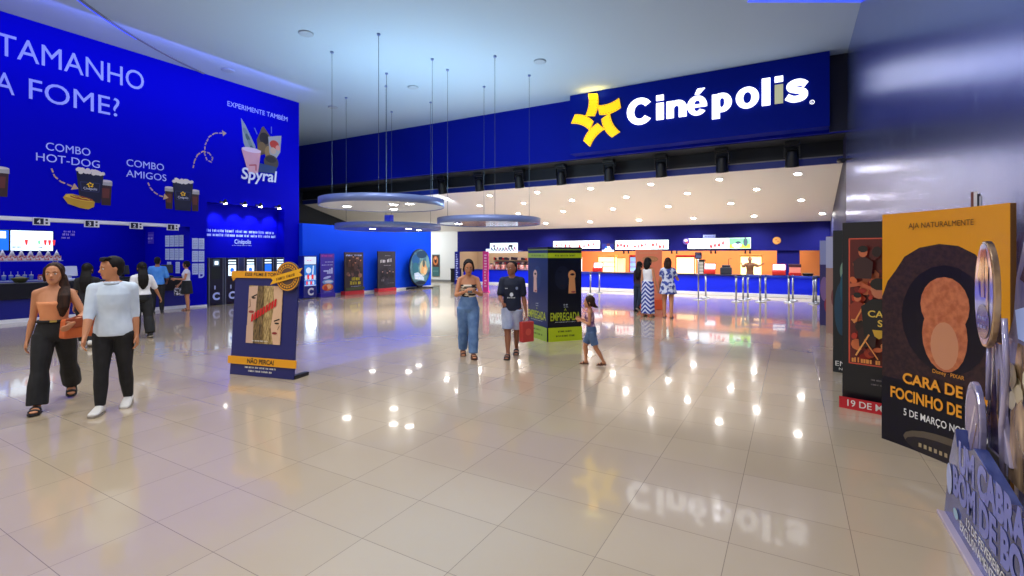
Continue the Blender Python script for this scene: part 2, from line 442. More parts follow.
def pic1(p):
    drink(p, 6.47, 3.17, .28, .7); popcup(p, 6.1, 3.22, .62, .82)
    p.face([(5.5, 3.3), (5.56, 3.4), (5.7, 3.42), (6.05, 3.34), (6.2, 3.24), (6.18, 3.1), (6.05, 3.02), (5.85, 3.05), (5.6, 3.14)], C(190, 150, 40)); p.face([(5.53, 3.33), (5.6, 3.4), (5.72, 3.4), (6.04, 3.32), (6.16, 3.24), (5.95, 3.24), (5.65, 3.3)], C(222, 188, 70)); p.ell(5.9, 3.32, .26, .05, C(150, 66, 34), 16, -.14)
    p.line([(5.68, 3.37), (5.76, 3.34), (5.84, 3.35), (5.92, 3.31), (6.0, 3.32), (6.08, 3.28)], .014, C(240, 220, 60))
    arrow(p, [(5.26, 4.04), (5.32, 3.85), (5.45, 3.72), (5.6, 3.66), (5.7, 3.62)])
wallprint('snack_picture', pic1)
def pic2(p):
    drink(p, 8.12, 3.2, .24, .68); drink(p, 8.9, 3.19, .24, .68); popcup(p, 8.52, 3.18, .62, .9)
    arrow(p, [(7.52, 3.95), (7.58, 3.8), (7.7, 3.67), (7.84, 3.59), (7.95, 3.57)])
wallprint('snack_picture', pic2)
def pic0(p): drink(p, 4.3, 3.2, .3, .72); popcup(p, 3.95, 3.2, .6, .85)
wallprint('snack_picture', pic0)
def loopar(p):
    pts = [(8.84, 4.62), (8.88, 4.85), (8.98, 5.08), (9.15, 5.22), (9.35, 5.2), (9.47, 5.05), (9.42, 4.9), (9.28, 4.95), (9.2, 5.15), (9.22, 5.45), (9.35, 5.75), (9.55, 5.92), (9.8, 5.97)]
    arrow(p, pts)
wallprint('arrow_picture', loopar)
def spy(p):
    GR = C(120, 140, 130); G2 = C(70, 95, 90)
    p.face([(10.46, 6.66), (10.62, 6.45), (11.0, 5.75), (11.05, 5.3), (10.75, 5.3), (10.55, 5.8)], C(150, 160, 150))
    for k in range(5): p.ell(10.62 + .09 * k, 6.2 - .2 * k, .07, .16, (GR, G2)[k % 2], 10, .5)
    p.face([(11.05, 6.0), (11.25, 6.5), (11.32, 6.55), (11.7, 6.1), (11.55, 5.6), (11.1, 5.4)], C(95, 78, 58))
    p.ell(11.35, 6.1, .2, .22, C(40, 30, 26)); p.ell(11.25, 5.75, .16, .2, C(120, 95, 55)); p.ell(11.5, 5.6, .14, .25, C(150, 120, 70))
    p.face([(11.5, 6.2), (12.05, 6.35), (12.0, 5.7), (11.75, 5.3), (11.55, 5.6)], C(165, 165, 160))
    p.ell(11.75, 5.95, .19, .16, C(190, 60, 45)); p.ell(11.9, 5.85, .1, .1, C(220, 150, 130)); p.ell(11.7, 5.7, .12, .13, C(200, 170, 140))
    p.ell(11.62, 5.25, .3, .28, C(70, 62, 52)); p.ell(11.6, 5.35, .22, .12, C(40, 34, 34))
    p.face([(11.05, 5.15), (11.85, 5.1), (11.8, 4.85), (11.05, 4.8)], C(30, 60, 110))
    p.line([(10.95, 6.4), (11.05, 6.2)], .04, C(90, 110, 190)); p.line([(11.62, 6.6), (11.62, 6.35)], .03, C(90, 110, 190))
    p.face([(10.45, 5.55), (11.2, 5.62), (11.08, 4.75), (10.72, 4.68)], C(214, 160, 165)); p.ell(10.83, 5.57, .37, .09, C(232, 205, 210))
    p.line([(10.75, 5.0), (11.0, 5.05), (11.0, 4.85)], .05, C(190, 90, 100))
    p.text('Spyral', 11.15, 4.5, .4, C(222, 226, 245), w=1.42, bold=.02, shear=.15, rot=.03)
wallprint('snack_picture', spy)
# recess wall lettering
MWr = T((XW - .45, 0, 0)) @ RZ(R(90))
p = Print(MWr, -.002, .002)
p.marks(9.45, 12.05, 2.55, .1, LETTER, 3); p.marks(9.35, 12.15, 2.4, .1, LETTER, 5)
p.text('Cinépolis', 10.8, 2.15, .15, LETTER, w=.62, bold=.02); p.marks(10.4, 11.15, 2.07, .03, LETTER, 8)
p.build('lettering', wl)
# ---------------------------------------------------------------- the big sign on the fascia
MF = T((0, 17.42, 0))
sg = thing('cinema_sign', 'wide blue sign panel with yellow film strip star and white lettering', 'sign', (-3.2, 17.42, 5.58))
SB = mat('sign_blue', (1, 24, 140), 0.6, spec=0.08)
MB(T((3.2, 0, -5.58))).box(-7.4, .98, 0, .55, 5.6, HC - .01, SB).build('panel', sg, bevel=.01)
SW = mat('letter_lit_white', (240, 240, 245), .4, emit=(255, 255, 255), es=1.7)
SWd = mat('letter_dim', (205, 205, 170), .5, emit=(205, 205, 160), es=.45)
SY = mat('star_lit_yellow', (255, 205, 0), .4, emit=(255, 200, 0), es=.8)
SO = mat('star_perforation', (190, 120, 0), .5)
def letter_mesh(s, x, z, hx, hz, m, depth=.07):
    v, f, w = glyphs(s, .045)
    mb = MB(T((3.2, 0, -5.58)))
    n = len(v)
    mb.add([(x + a * hx, -depth, z + b * hz) for a, b in v], [q[::-1] for q in f], m)
    ed = {}
    for q in f:
        for i in range(len(q)):
            e = (q[i], q[(i + 1) % len(q)])
            if (e[1], e[0]) in ed: del ed[(e[1], e[0])]
            else: ed[e] = 1
    vv = [(x + a * hx, -depth, z + b * hz) for a, b in v] + [(x + a * hx, 0, z + b * hz) for a, b in v]
    mb.add(vv, [(a, b, n + b, n + a) for a, b in ed], m)
    mb.flat = False
    return mb, w * hx
def arcband(cx, cz, ro, zo, ri, zi, a0, a1, k=18):
    t = [R(a0 + (a1 - a0) * i / k) for i in range(k + 1)]
    return [(cx + ro * math.cos(q), cz + zo * math.sin(q)) for q in t] + [(cx + ri * math.cos(q), cz + zi * math.sin(q)) for q in t[::-1]]
def rc(x0, x1, z0, z1): return [(x0, z0), (x1, z0), (x1, z1), (x0, z1)]
def spine(pts, w):
    P_ = [Vector(p) for p in pts]; q = []
    for i in range(len(P_) - 1):
        p0, p1, p2, p3 = P_[max(i - 1, 0)], P_[i], P_[i + 1], P_[min(i + 2, len(P_) - 1)]
        for j in range(6):
            t = j / 6; q.append(.5 * ((2 * p1) + (p2 - p0) * t + (2 * p0 - 5 * p1 + 4 * p2 - p3) * t * t + (3 * p1 - p0 - 3 * p2 + p3) * t ** 3))
    q.append(P_[-1]); L_, R_ = [], []
    for i, p in enumerate(q):
        d = (q[min(i + 1, len(q) - 1)] - q[max(i - 1, 0)]).normalized(); n = Vector((-d.y, d.x)) * w / 2; L_.append(tuple(p + n)); R_.append(tuple(p - n))
    return L_ + R_[::-1]
n_arch = [(-3.40 + .29 * math.cos(R(a)), 6.79 + .245 * math.sin(R(a))) for a in range(0, 126, 9)] + [(-3.53, 6.95)] + [(-3.445 + .085 * math.cos(R(a)), 6.76 + .1 * math.sin(R(a))) for a in range(180, -1, -15)] + [(-3.36, 6.45), (-3.11, 6.45)]
GLY = [('C', [arcband(-4.69, 6.84, .47, .475, .22, .27, 38, 322)]), ('i', [rc(-4.12, -3.87, 6.45, 7.03), rc(-4.12, -3.87, 7.12, 7.30)]), ('n', [rc(-3.77, -3.53, 6.45, 7.03), n_arch]),
 ('é', [arcband(-2.77, 6.77, .31, .31, .1, .17, 0, 180), rc(-3.08, -2.46, 6.70, 6.79), arcband(-2.77, 6.73, .31, .30, .1, .17, 180, 325), [(-2.84, 7.13), (-2.7, 7.13), (-2.52, 7.31), (-2.76, 7.31)]]),
 ('p', [rc(-2.30, -2.06, 6.23, 7.03), arcband(-2.0, 6.74, .30, .31, .08, .16, -150, 150, 24)]), ('o', [arcband(-1.245, 6.78, .335, .34, .12, .19, 0, 180), arcband(-1.245, 6.78, .335, .34, .12, .19, 180, 360)]),
 ('l', [rc(-.83, -.59, 6.45, 7.30)]), ('i', [rc(-.47, -.24, 6.46, 7.04)]), ('dot', [rc(-.47, -.24, 7.13, 7.30)]), ('s', [spine([(.37, 6.93), (.26, 7.01), (.1, 7.03), (-.05, 6.95), (-.02, 6.85), (.14, 6.79), (.3, 6.72), (.32, 6.6), (.2, 6.53), (.02, 6.53), (-.14, 6.62)], .185)])]
for i, (ch, polys) in enumerate(GLY):
    mb = MB(T((3.2, 0, -5.58)))
    for q in polys: mb.slab(q, -.07, 0, SWd if i == 7 else SW)
    o = mb.build('letter' if ch != 'dot' else 'letter_dot', sg)
    if i == 7: o['label'] = 'dimmer yellowish letter'
p = Print(T((3.2, 0, -5.58)), -.01); p.ring(.53, 6.37, .05, .065, SW); p.text('R', .53, 6.34, .05, SW); p.build('trademark', sg)
star = MB(T((3.2, 0, -5.58)))
cx, cz, U = -6.28, 6.79, .0106
for i in range(5):
    ph = R(110 - 72 * i); ax = ph - R(28)
    c = Vector((cx + 55 * U * math.cos(ph), cz + 55 * U * math.sin(ph)))
    d = Vector((math.cos(ax), math.sin(ax))); n = Vector((-d.y, d.x))
    L_, W_ = 77 * U, 34 * U
    top = []; bot = []
    for k in range(9):
        t = k / 8 - .5; bow = -.10 * L_ * (1 - 4 * t * t) + .04 * L_
        top.append(tuple(c + d * (t * L_) + n * (W_ / 2 + bow))); bot.append(tuple(c + d * (t * L_) + n * (-W_ / 2 + bow)))
    star.slab([(a, b) for a, b in bot] + [(a, b) for a, b in top[::-1]], -.07, 0, SY)
    for k in range(8):
        for e in (1, -1):
            t = (k + .5) / 8 - .5; bow = -.10 * L_ * (1 - 4 * t * t) + .04 * L_
            q = c + d * (t * L_) + n * (e * (W_ / 2 - .03) + bow)
            a = d * .018; b = n * .012
            star.slab([tuple(q - a - b), tuple(q + a - b), tuple(q + a + b), tuple(q - a + b)], -.074, -.07, SO)
star.build('star_emblem', sg)
lamp('AREA', 'star_lamp', (-6.4, 17.2, 7.55), 7, (1, .7, .15), .8, (R(180), 0, 0), sy=.2)

# ---------------------------------------------------------------- pendant discs
PALE = mat('disc_pale', (118, 136, 190), 0.35, 0.3)
UNDER = mat('disc_under', (178, 186, 200), 0.6)
CHROME = mat('disc_mirror', (150, 160, 210), 0.12, 0.95)
GLOW = mat('spot_glow', (255, 255, 255), .5, emit=(255, 250, 240), es=30.0)
DGLOW = mat('downlight_glow', (255, 255, 255), .5, emit=(255, 250, 242), es=60.0)
UPW = 185; CABL = mat('cable_grey', (60, 70, 84), .6)
def disc(label, px, d, v, Rr, h, under, lights, box=False, upw=UPW):
    # centre from its place in the hall
    th = math.atan2(280, 490); c, s = math.cos(th), math.sin(th)
    l = (px - 512) / 490 * d; x, y = l * c - d * s, l * s + d * c
    z = 1.75 + (254.5 - v) * d / 490
    t = thing('pendant_disc', label, 'pendant lamp', (x, y, z), 0, 'round pendant discs hanging from the ceiling')
    mb = MB(); n = 72
    mb.lathe([(Rr - .025, .03), (Rr - .025, 0), (Rr, 0), (Rr, h), (Rr - .025, h)], PALE, n, close=False)
    mb.build('rim', t)
    mb = MB(); mb.lathe([(0.0, .02), (Rr - .02, .02)], under, n, close=False); mb.lathe([(0, h - .02), (Rr - .02, h - .02)], UNDER, n, close=False); mb.build('disc_face', t)
    for a in range(4):
        q = R(40 + 90 * a); X, Y = .8 * Rr * math.cos(q), .8 * Rr * math.sin(q)
        mb = MB(); mb.cyl((X, Y, h - .03), (X, Y, HC - z), .006, CABL, n=6); mb.cyl((X, Y, HC - z - .05), (X, Y, HC - z - .005), .05, mat('disc_pale'), n=12); mb.build('suspension_cable', t)
    for lx, ly in lights:
        X, Y = lx * c - ly * s, lx * s + ly * c
        mb = MB(T((X, Y, 0))); mb.lathe([(.16, .018), (.16, .0), (.125, .0)], STEEL, 20, close=False); mb.lathe([(0.0, .004), (.126, .004)], GLOW, 20, close=False); mb.build('spotlight', t)
        lamp('SPOT', 'spot_lamp', (X, Y, -.02), 260, (1, .97, .92), .06, (0, 0, 0), R(100), .7, parent=t)
    lamp('AREA', 'disc_uplight', (0, 0, h + .02), upw, (.58, .84, 1), Rr * 1.1, (R(180), 0, 0), parent=t)
    if box:
        mb = MB(); mb.box(-.15, .15, -.1, .1, h, h + .38, mat('blue_box', (6, 24, 140), .4)); mb.build('driver_box', t, bevel=.01)
    return t
disc('upper round pendant disc with pale matt underside, closest to the blue mural wall', 383, 15.0, 207.2, 1.86, .22, UNDER, [(-1.05, -.15), (.15, .75), (.5, -.7), (1.0, -.9)])
disc('lower round pendant disc partly behind the others, low above the poster wall', 389, 19.3, 229.8, 2.02, .2, mat('disc_blue_under', (60, 80, 190), .4, .4), [(-.5, -.5), (1.1, .4), (.9, -.6)], True, 35)
disc('round pendant disc with mirror-like underside, nearest the candy stand', 489, 16.4, 224.6, 1.72, .2, CHROME, [(-1.0, -.2)])

# ---------------------------------------------------------------- black stage spots under the fascia
th = math.atan2(280, 490); c_, s_ = math.cos(th), math.sin(th)
BK2 = mat('spot_black', (14, 17, 20), .45); LENS = mat('spot_lens', (40, 44, 60), .1)
sp = thing('stage_spotlight', 'x', 'spotlight', (0, 18.75, 5.5), 0, 'black stage spotlights under the fascia')
mb = MB(); mb.box(-.22, .22, -.16, .16, -.12, 0, BK2); mb.build('base', sp, bevel=.02)
mb = MB(); mb.box(-.24, -.2, -.06, .06, -.5, -.1, BK2); mb.box(.2, .24, -.06, .06, -.5, -.1, BK2); mb.box(-.24, .24, -.07, .07, -.17, -.11, BK2); mb.build('yoke', sp, bevel=.01)
Mh = T((0, 0, -.5)) @ RX(R(14))
mb = MB(Mh); mb.lathe([(.13, .22), (.17, .16), (.19, .0), (.2, -.2), (.215, -.3), (.215, -.34)], BK2, 20); mb.build('lamp_head', sp)
mb = MB(Mh); mb.lathe([(0, -.335), (.2, -.335)][::-1], LENS, 20); mb.build('lens', sp)
us = [(792, 'nearest the metal clad wall'), (722, 'second from the metal clad wall'), (661, 'third from the metal clad wall'), (609, 'fourth from the metal clad wall'), (561, 'fifth from the metal clad wall, left of the star emblem'), (519, 'third from the far left end'), (479, 'second from the far left end'), (442, 'last of the row at the far left')]
for i, (u, lb) in enumerate(us):
    l = (u - 512) / 490; k = 18.75 / (l * s_ + c_); X = k * (l * c_ - s_)
    lab = 'black stage spotlight under the big sign, ' + lb if i < 4 else 'black stage spotlight, ' + lb
    if i == 0: sp.location = (X, 18.75, 5.5); sp['label'] = lab
    else: dup(sp, (X, 18.75, 5.5), None, lab)
# little camera on the metal wall end
t = thing('security_camera', 'small black camera fixed to the end of the metal clad wall', 'camera', (XR, 17.2, 4.52))
mb = MB(); mb.cyl((0, 0, 0), (-.12, 0, 0), .03, BK2, n=10); mb.build('bracket', t)
mb = MB(); mb.cyl((-.24, .1, -.02), (-.16, -.16, -.05), .075, BK2, n=14); mb.build('camera_body', t, bevel=.01)

# ---------------------------------------------------------------- downlights of the sloped ceiling
dl = thing('ceiling_light', 'x', 'ceiling light', (0, 20, zsl(20)), 0, 'recessed downlights in the sloped ceiling')
SLP = RX(-math.atan(.2627))
mb = MB(SLP); mb.lathe([(.15, -.002), (.145, -.02), (.11, -.022), (.11, -.004)], WHITE, 20); mb.build('trim_ring', dl)
mb = MB(SLP); mb.lathe([(0, -.008), (.11, -.008)][::-1], DGLOW, 20); mb.build('lens', dl)
rows = [(20.0, 2.55, .18, 7, 'row nearest the stage spots'), (21.2, 2.55, 1.38, 7, 'second row back'), (22.6, 2.55, .32, 6, 'third row back'), (24.3, 2.55, 1.1, 6, 'row beside the navy bulkhead')]
first = True
for y, dx, xs, n, nm in rows:
    for i in range(n):
        X = xs - dx * i - .02 * i
        if X > XR - .15: continue
        lab = 'round downlight, %s from the metal wall in the %s' % (ORD[i], nm)
        if first: dl.location = (X, y, zsl(y)); dl['label'] = lab; first = False
        else: dup(dl, (X, y, zsl(y)), None, lab)
        lamp('SPOT', 'downlight_lamp', (X, y, zsl(y) - .05), 260, (.95, .97, 1), .1, (0, 0, 0), R(140), .8)

# ---------------------------------------------------------------- dark fittings in the main ceiling
cf = thing('ceiling_speaker', 'x', 'speaker', (0, 0, HC), 0, 'flat round fittings in the main ceiling')
mb = MB(); mb.lathe([(.2, -.003), (.19, -.035), (.15, -.04)], mat('fitting_pale', (160, 174, 190), .7), 24); mb.build('trim_ring', cf)
mb = MB(); mb.lathe([(0, -.03), (.15, -.035)][::-1], mat('grille_grey', (150, 162, 178), .7), 24); mb.build('grille', cf)
for i, (u, v, lb) in enumerate([(228, 70, 'flat round ceiling fitting close to the top edge of the blue mural'), (306, 33, 'flat round ceiling fitting above the space between mural and discs'), (333, 107, 'small flat ceiling fitting close to the dark left end of the fascia'), (413, 87, 'flat ceiling fitting above the pendant cables'), (540, 61, 'flat ceiling fitting left of the big sign')]):
    l = (u - 512) / 490; d = (HC - 1.75) * 490 / (254.5 - v); X, Y = d * (l * c_ - s_), d * (l * s_ + c_)
    if i == 0: cf.location = (X, Y, HC); cf['label'] = lb
    else: dup(cf, (X, Y, HC), None, lb)

# ---------------------------------------------------------------- snack counter in the left wall
CTB = mat('counter_black', (12, 13, 20), .35)
LB = mat('left_counter_blue', (4, 14, 120), .45)
t = thing('snack_counter', 'long snack counter with black top band and blue front in the mural wall', 'counter', (XW - .3, 1.5, 0))
mb = MB(); mb.box(-.25, .25, -7.4, 7.22, .1, .6, LB); mb.build('counter_front', t)
mb = MB(); mb.box(-.3, .31, -7.4, 7.22, .6, 1.02, CTB); mb.build('counter_top', t, bevel=.015)
mb = MB(); mb.box(-.25, .27, -7.4, 7.22, 0, .1, WHITE); mb.build('plinth', t)
# number plates hanging from the header
for i, (y, n) in enumerate([(5.05, '4'), (6.12, '3'), (7.2, '2'), (8.2, '1')]):
    t = thing('number_sign', 'small white till number sign reading %s under the white header strip' % n, 'sign', (XW + .05, y, 2.72), R(90), 'till number signs over the snack counter')
    mb = MB(); mb.box(-.17, .17, -.02, .02, -.2, 0, WHITE); mb.build('plate', t, bevel=.008)
    p = Print(I4, -.021); p.rect(-.15, -.18, .04, -.02, NAVYB); p.text(n, -.055, -.155, .1, WHITE, bold=.02); p.rect(.075, -.08, .125, -.03, NAVYB); p.rect(.075, -.165, .125, -.115, NAVYB); p.build('number_print', t)
# menu screens on the back wall of the opening
SCR = mat('screen_white', (235, 245, 255), .4, emit=(215, 240, 255), es=1.3)
SCB = mat('screen_blue', (30, 110, 220), .4, emit=(20, 100, 230), es=.9)
SCG = mat('screen_green', (120, 220, 150), .4, emit=(110, 220, 130), es=1.1)
SCR2 = mat('screen_red', (220, 60, 60), .4, emit=(220, 50, 50), es=.9)
SCD = mat('screen_dark', (70, 90, 100), .4, emit=(70, 90, 110), es=.5)
def screen(label, loc, rz, w, h, draw, group, name='menu_screen'):
    t = thing(name, label, 'screen', loc, rz, group)
    mb = MB(); mb.box(-w / 2 - .02, w / 2 + .02, 0, .06, -h / 2 - .02, h / 2 + .02, BLACK); mb.build('bezel', t, bevel=.006)
    p = Print(I4, -.001, .0015); draw(p, w, h); p.build('display', t)
    return t
def d_menu(p, w, h):
    p.rect(-w / 2, -h / 2, w / 2, h / 2, SCR)
    for k, cx in enumerate((-.18, .27)):
        for q in range(1 + 2 * k):
            p.face([(cx * w + .1 * q, .05 * h), (cx * w + .1 * q + .08, .05 * h), (cx * w + .1 * q + .06, -.22 * h), (cx * w + .1 * q + .02, -.22 * h)], SCR2)
    p.face([(.13 * w, 0), (.19 * w, .02), (.18 * w, -.1), (.14 * w, -.1)], SCG)
    p.marks(-.48 * w, -.22 * w, -.36 * h, .05, SCD, 4); p.marks(.12 * w, .26 * w, -.38 * h, .05, SCD, 6)
screen('wide white menu screen on the blue wall above the snack shelves', (XW - 2.93, 5.72, 2.17), R(90), .96, .6, d_menu, 'menu screens behind the snack counter')
def d_menu0(p, w, h):
    p.rect(-w / 2, -h / 2, w / 2, h / 2, SCB); p.rect(-.4 * w, .1 * h, .44 * w, .44 * h, SCR); p.rect(-.4 * w, -.4 * h, .2 * w, -.02 * h, SCR)
    p.marks(-.1 * w, .3 * w, .2 * h, .06, SCR2, 2); p.marks(-.3 * w, .0 * w, -.25 * h, .06, SCR2, 3)
screen('blue and white menu screen cut by the edge of the photo', (XW - 2.93, 4.72, 2.17), R(90), .96, .6, d_menu0, 'menu screens behind the snack counter')
# pale lilac sticker lettering
LIL = C(140, 120, 220)
t = thing('wall_decal', 'small lilac lettering decal on the blue wall behind the man in white shirt', 'decal', (XW - 2.985, 6.6, 2.38), R(90))
p = Print(I4, -.002); p.marks(-.12, .2, .08, .06, LIL, 2); p.marks(-.15, .18, -.02, .08, LIL, 3); p.marks(-.18, .05, -.12, .06, LIL, 4); p.build('lettering', t)
t = thing('wall_decal', 'small lilac lettering decal on the end wall above the man in blue shirt', 'decal', (XW - 2.55, 8.735, 2.33), 0)
p = Print(I4, -.002); p.rect(-.2, -.2, .22, .22, C(60, 40, 190)); p.marks(-.15, .2, .08, .07, LIL, 7); p.marks(-.18, .15, -.04, .08, C(200, 190, 240), 8); p.marks(-.18, .05, -.15, .06, LIL, 9); p.build('lettering', t)
# shelf rack with paper popcorn cones
RAIL = mat('rack_pale', (190, 200, 235), .4)
t = thing('display_rack', 'pale wire rack with two shelves behind the snack counter', 'rack', (XW - 1.6, 5.35, 0), R(90))
mb = MB()
mb.box(-.95, .62, -.17, .17, 1.56, 1.585, RAIL); mb.build('upper_shelf', t)
mb = MB(); mb.box(-.95, .62, -.17, .17, 1.0, 1.025, RAIL); mb.build('lower_shelf', t)
for x in (-.9, -.72, .4, .59):
    mb = MB(); mb.cyl((x, -.15 if x in (-.72, .4) else .15, 0), (x, -.15 if x in (-.72, .4) else .15, 1.56 if x in (-.72, .4) else 1.75), .015, RAIL, n=8); mb.build('upright', t)
CONE = noise_mat('cone_red_white', (215, 60, 60), (245, 235, 235), 22, .6, lo=.45, hi=.55)
cone = thing('popcorn_cone', 'x', 'popcorn cone', (0, 0, 0), 0, 'striped popcorn cones on the upper shelf')
mb = MB(); mb.prism([(-.085, -.06), (.085, -.06), (.075, .06), (-.075, .06)], 0, .13, CONE); mb.build('carton', cone)
mb = MB(); mb.lathe([(.07, .13), (.035, .22), (.004, .3)], mat('cone_tip', (225, 225, 240), .6), 10); mb.build('pointed_top', cone)
for k in range(7):
    loc = (XW - 1.55, 4.72 + .19 * k, 1.587); lb = 'red and white popcorn carton with pointed top, %s from the left on the upper shelf' % ORD[k]
    if k == 0: cone.location = loc; cone['label'] = lb; cone.rotation_euler.z = R(90)
    else: dup(cone, loc, R(90), lb)
cupt = thing('drink_cup', 'x', 'cup', (0, 0, 0), 0, 'lidded cups on the lower shelf')
mb = MB(); mb.lathe([(.035, 0), (.048, .13)], mat('cup_blue', (90, 130, 220), .4), 14); mb.build('cup_body', cupt)
mb = MB(); mb.lathe([(.05, .13), (.05, .145), (.02, .16), (.006, .16), (.005, .25)], mat('cone_tip'), 12); mb.build('lid', cupt)
for k in range(6):
    loc = (XW - 1.52, 4.6 + .14 * k, 1.027); lb = 'pale blue lidded cup, %s from the left on the lower shelf' % ORD[k]
    if k == 0: cupt.location = loc; cupt['label'] = lb
    else: dup(cupt, loc, None, lb)
bx = thing('snack_box', 'x', 'box', (0, 0, 0), R(90), 'red snack boxes on the lower shelf')
mb = MB(); mb.prism([(-.055, -.05), (.055, -.05), (.055, .05), (-.055, .05)], 0, .11, CONE); mb.build('carton', bx, bevel=.004)
mb = MB(); mb.prism([(-.05, -.04), (.05, -.04), (.05, .04), (-.05, .04)], .11, .15, PRED); mb.build('top_flap', bx, bevel=.01)
for k in range(3):
    loc = (XW - 1.52, 5.5 + .13 * k, 1.027); lb = 'red and white snack box, %s from the left beside the lidded cups' % ORD[k]
    if k == 0: bx.location = loc; bx['label'] = lb
    else: dup(bx, loc, R(90), lb)
t = thing('napkin_basket', 'dark olive basket on the snack counter in front of the lidded cups', 'basket', (XW - .25, 4.72, 1.02), R(90))
OLV = mat('olive_basket', (70, 74, 40), .7)
mb = MB(); mb.lathe([(.1, 0), (.17, .1), (.18, .12), (.16, .12), (.1, .02)], OLV, 18); mb.build('bowl', t)
mb = MB(); mb.ball((0, 0, .1), .13, .12, .06, C(95, 92, 55)); mb.build('packets', t)
PINKS = mat('screen_rose', (250, 220, 215), .4, emit=(250, 215, 205), es=1.1)
def till(label, loc, rz, body, scr, group, w=.32, name='cash_register'):
    t = thing(name, label, 'cash register', loc, rz, group)
    bh = .2 if w > .4 else .06
    mb = MB(); mb.prism([(-w * .5, -.2), (w * .5, -.2), (w * .38, .15), (-w * .38, .15)], 0, bh, body); mb.build('base', t, bevel=.03 if w > .4 else .015)
    mb = MB(); mb.box(-.04, .04, -.02, .06, .05, .2, body); mb.build('stand', t, bevel=.01)
    M = T((0, -.04, .27 if w < .4 else .33)) @ RX(R(-12))
    mb = MB(M); mb.box(-w / 2, w / 2, 0, .05, -.14, .14, body); mb.build('monitor', t, bevel=.012)
    p = Print(M, -.001, .002); p.rect(-w / 2 + .03, -.11, w / 2 - .03, .11, scr)
    if w < .4: p.rect(-w * .3, -.06, w * .05, .06, SCD)
    else: p.rect(-w * .2, -.05, w * .3, .0, PINKS); p.build('display', t)
    return t
till('cash register with lit screen beside the dark-haired woman at the snack counter', (XW - .3, 7.0, 1.02), R(100), BLACK, SCR, 'cash registers on the snack counter')
till('cash register with bright screen between the blue shirt man and waiting woman', (XW - .3, 8.2, 1.02), R(70), BLACK, SCR, 'cash registers on the snack counter')
till('boxy white receipt terminal on the snack counter behind the walking woman', (XW - .3, 5.75, 1.02), R(95), mat('till_white', (200, 205, 220), .4), BLACK, 'cash registers on the snack counter')
lamp('AREA', 'snack_bar_fill', (XW - 1.7, 2.5, 3.25), 130, (.9, .95, 1), 1.2, (0, 0, 0), sy=11)  # area light added without a fitting to brighten the blue interior
# paper notices
PAP = mat('paper', (190, 205, 240), .7)
nt_ = thing('paper_notice', 'x', 'notice', (0, 0, 0), 0, 'paper notices beside the snack counter')
mb = MB(); mb.box(-.13, .13, 0, .006, 0, .36, PAP); mb.build('sheet', nt_)
p = Print(I4, -.001)
for k in range(5): p.marks(-.1, .1, .28 - .055 * k, .03, C(90, 110, 170), k)
p.build('print', nt_)
k = 0
names = ['top', 'second', 'third']; 
for r in range(3):
    for cI in range(2):
        loc = (XW + .004, 8.9 + .2 * cI, 1.93 - .42 * r); lb = 'printed notice beside the kiosk recess, %s row, %s column' % (names[r], ['first', 'second'][cI])
        if k == 0: nt_.location = loc; nt_.rotation_euler.z = R(90); nt_['label'] = lb; nt_.scale = (.7, 1, 1)
        else: q = dup(nt_, loc, R(90), lb)
        k += 1
for r in range(3):
    for cI in range(4 if r < 2 else 2):
        X = XW - .52 - .3 * (3 - cI) if r < 2 else XW - 1.3 + .55 * cI
        q = dup(nt_, (X, 8.732, 2.02 - .45 * r), 0, 'printed notice on the snack bar end wall, %s row, %s from the left' % (names[r], ORD[cI])); q.scale = (1, 1, 1.05)
t = thing('round_sticker', 'white letter sticker on the mural wall just below the notices', 'sticker', (XW + .004, 9.1, .98), R(90)); p = Print(I4, -.002); p.text('D', 0, 0, .17, LETTER, bold=.05); p.build('letter', t)

# ---------------------------------------------------------------- recess: four spots and five ticket kiosks
wlmp = thing('wall_spotlight', 'x', 'spotlight', (0, 0, 0), R(90), 'spotlights over the recess')
mb = MB(); mb.box(-.09, .09, -.04, .02, -.03, .03, BLACK); mb.build('base', wlmp, bevel=.006)
mb = MB(); mb.cyl((0, -.02, 0), (0, -.16, .03), .015, BLACK, n=8); mb.build('arm', wlmp)
mb = MB(); mb.cyl((0, -.2, .06), (.02, -.12, -.03), .05, BLACK, r1=.06, n=14); mb.build('lamp_head', wlmp)
mb = MB(); mb.ball((.03, -.125, -.045), .06, .06, .04, GLOW); mb.build('bulb', wlmp)
for k, y in enumerate((9.79, 10.5, 11.1, 11.85)):
    loc = (XW, y, 3.57); lb = 'small black wall spotlight above the recess lettering, %s from the snack bar' % ORD[k]
    if k == 0: wlmp.location = loc; wlmp['label'] = lb
    else: dup(wlmp, loc, R(90), lb)
    lamp('SPOT', 'recess_lamp', (XW - .05, y, 3.46), 70, (.75, .9, 1), .04, (0, R(24), 0), R(75), .7)
kd = mat('kiosk_dark', (9, 13, 46), .3); ke = mat('kiosk_edge', (120, 128, 150), .35, .5)
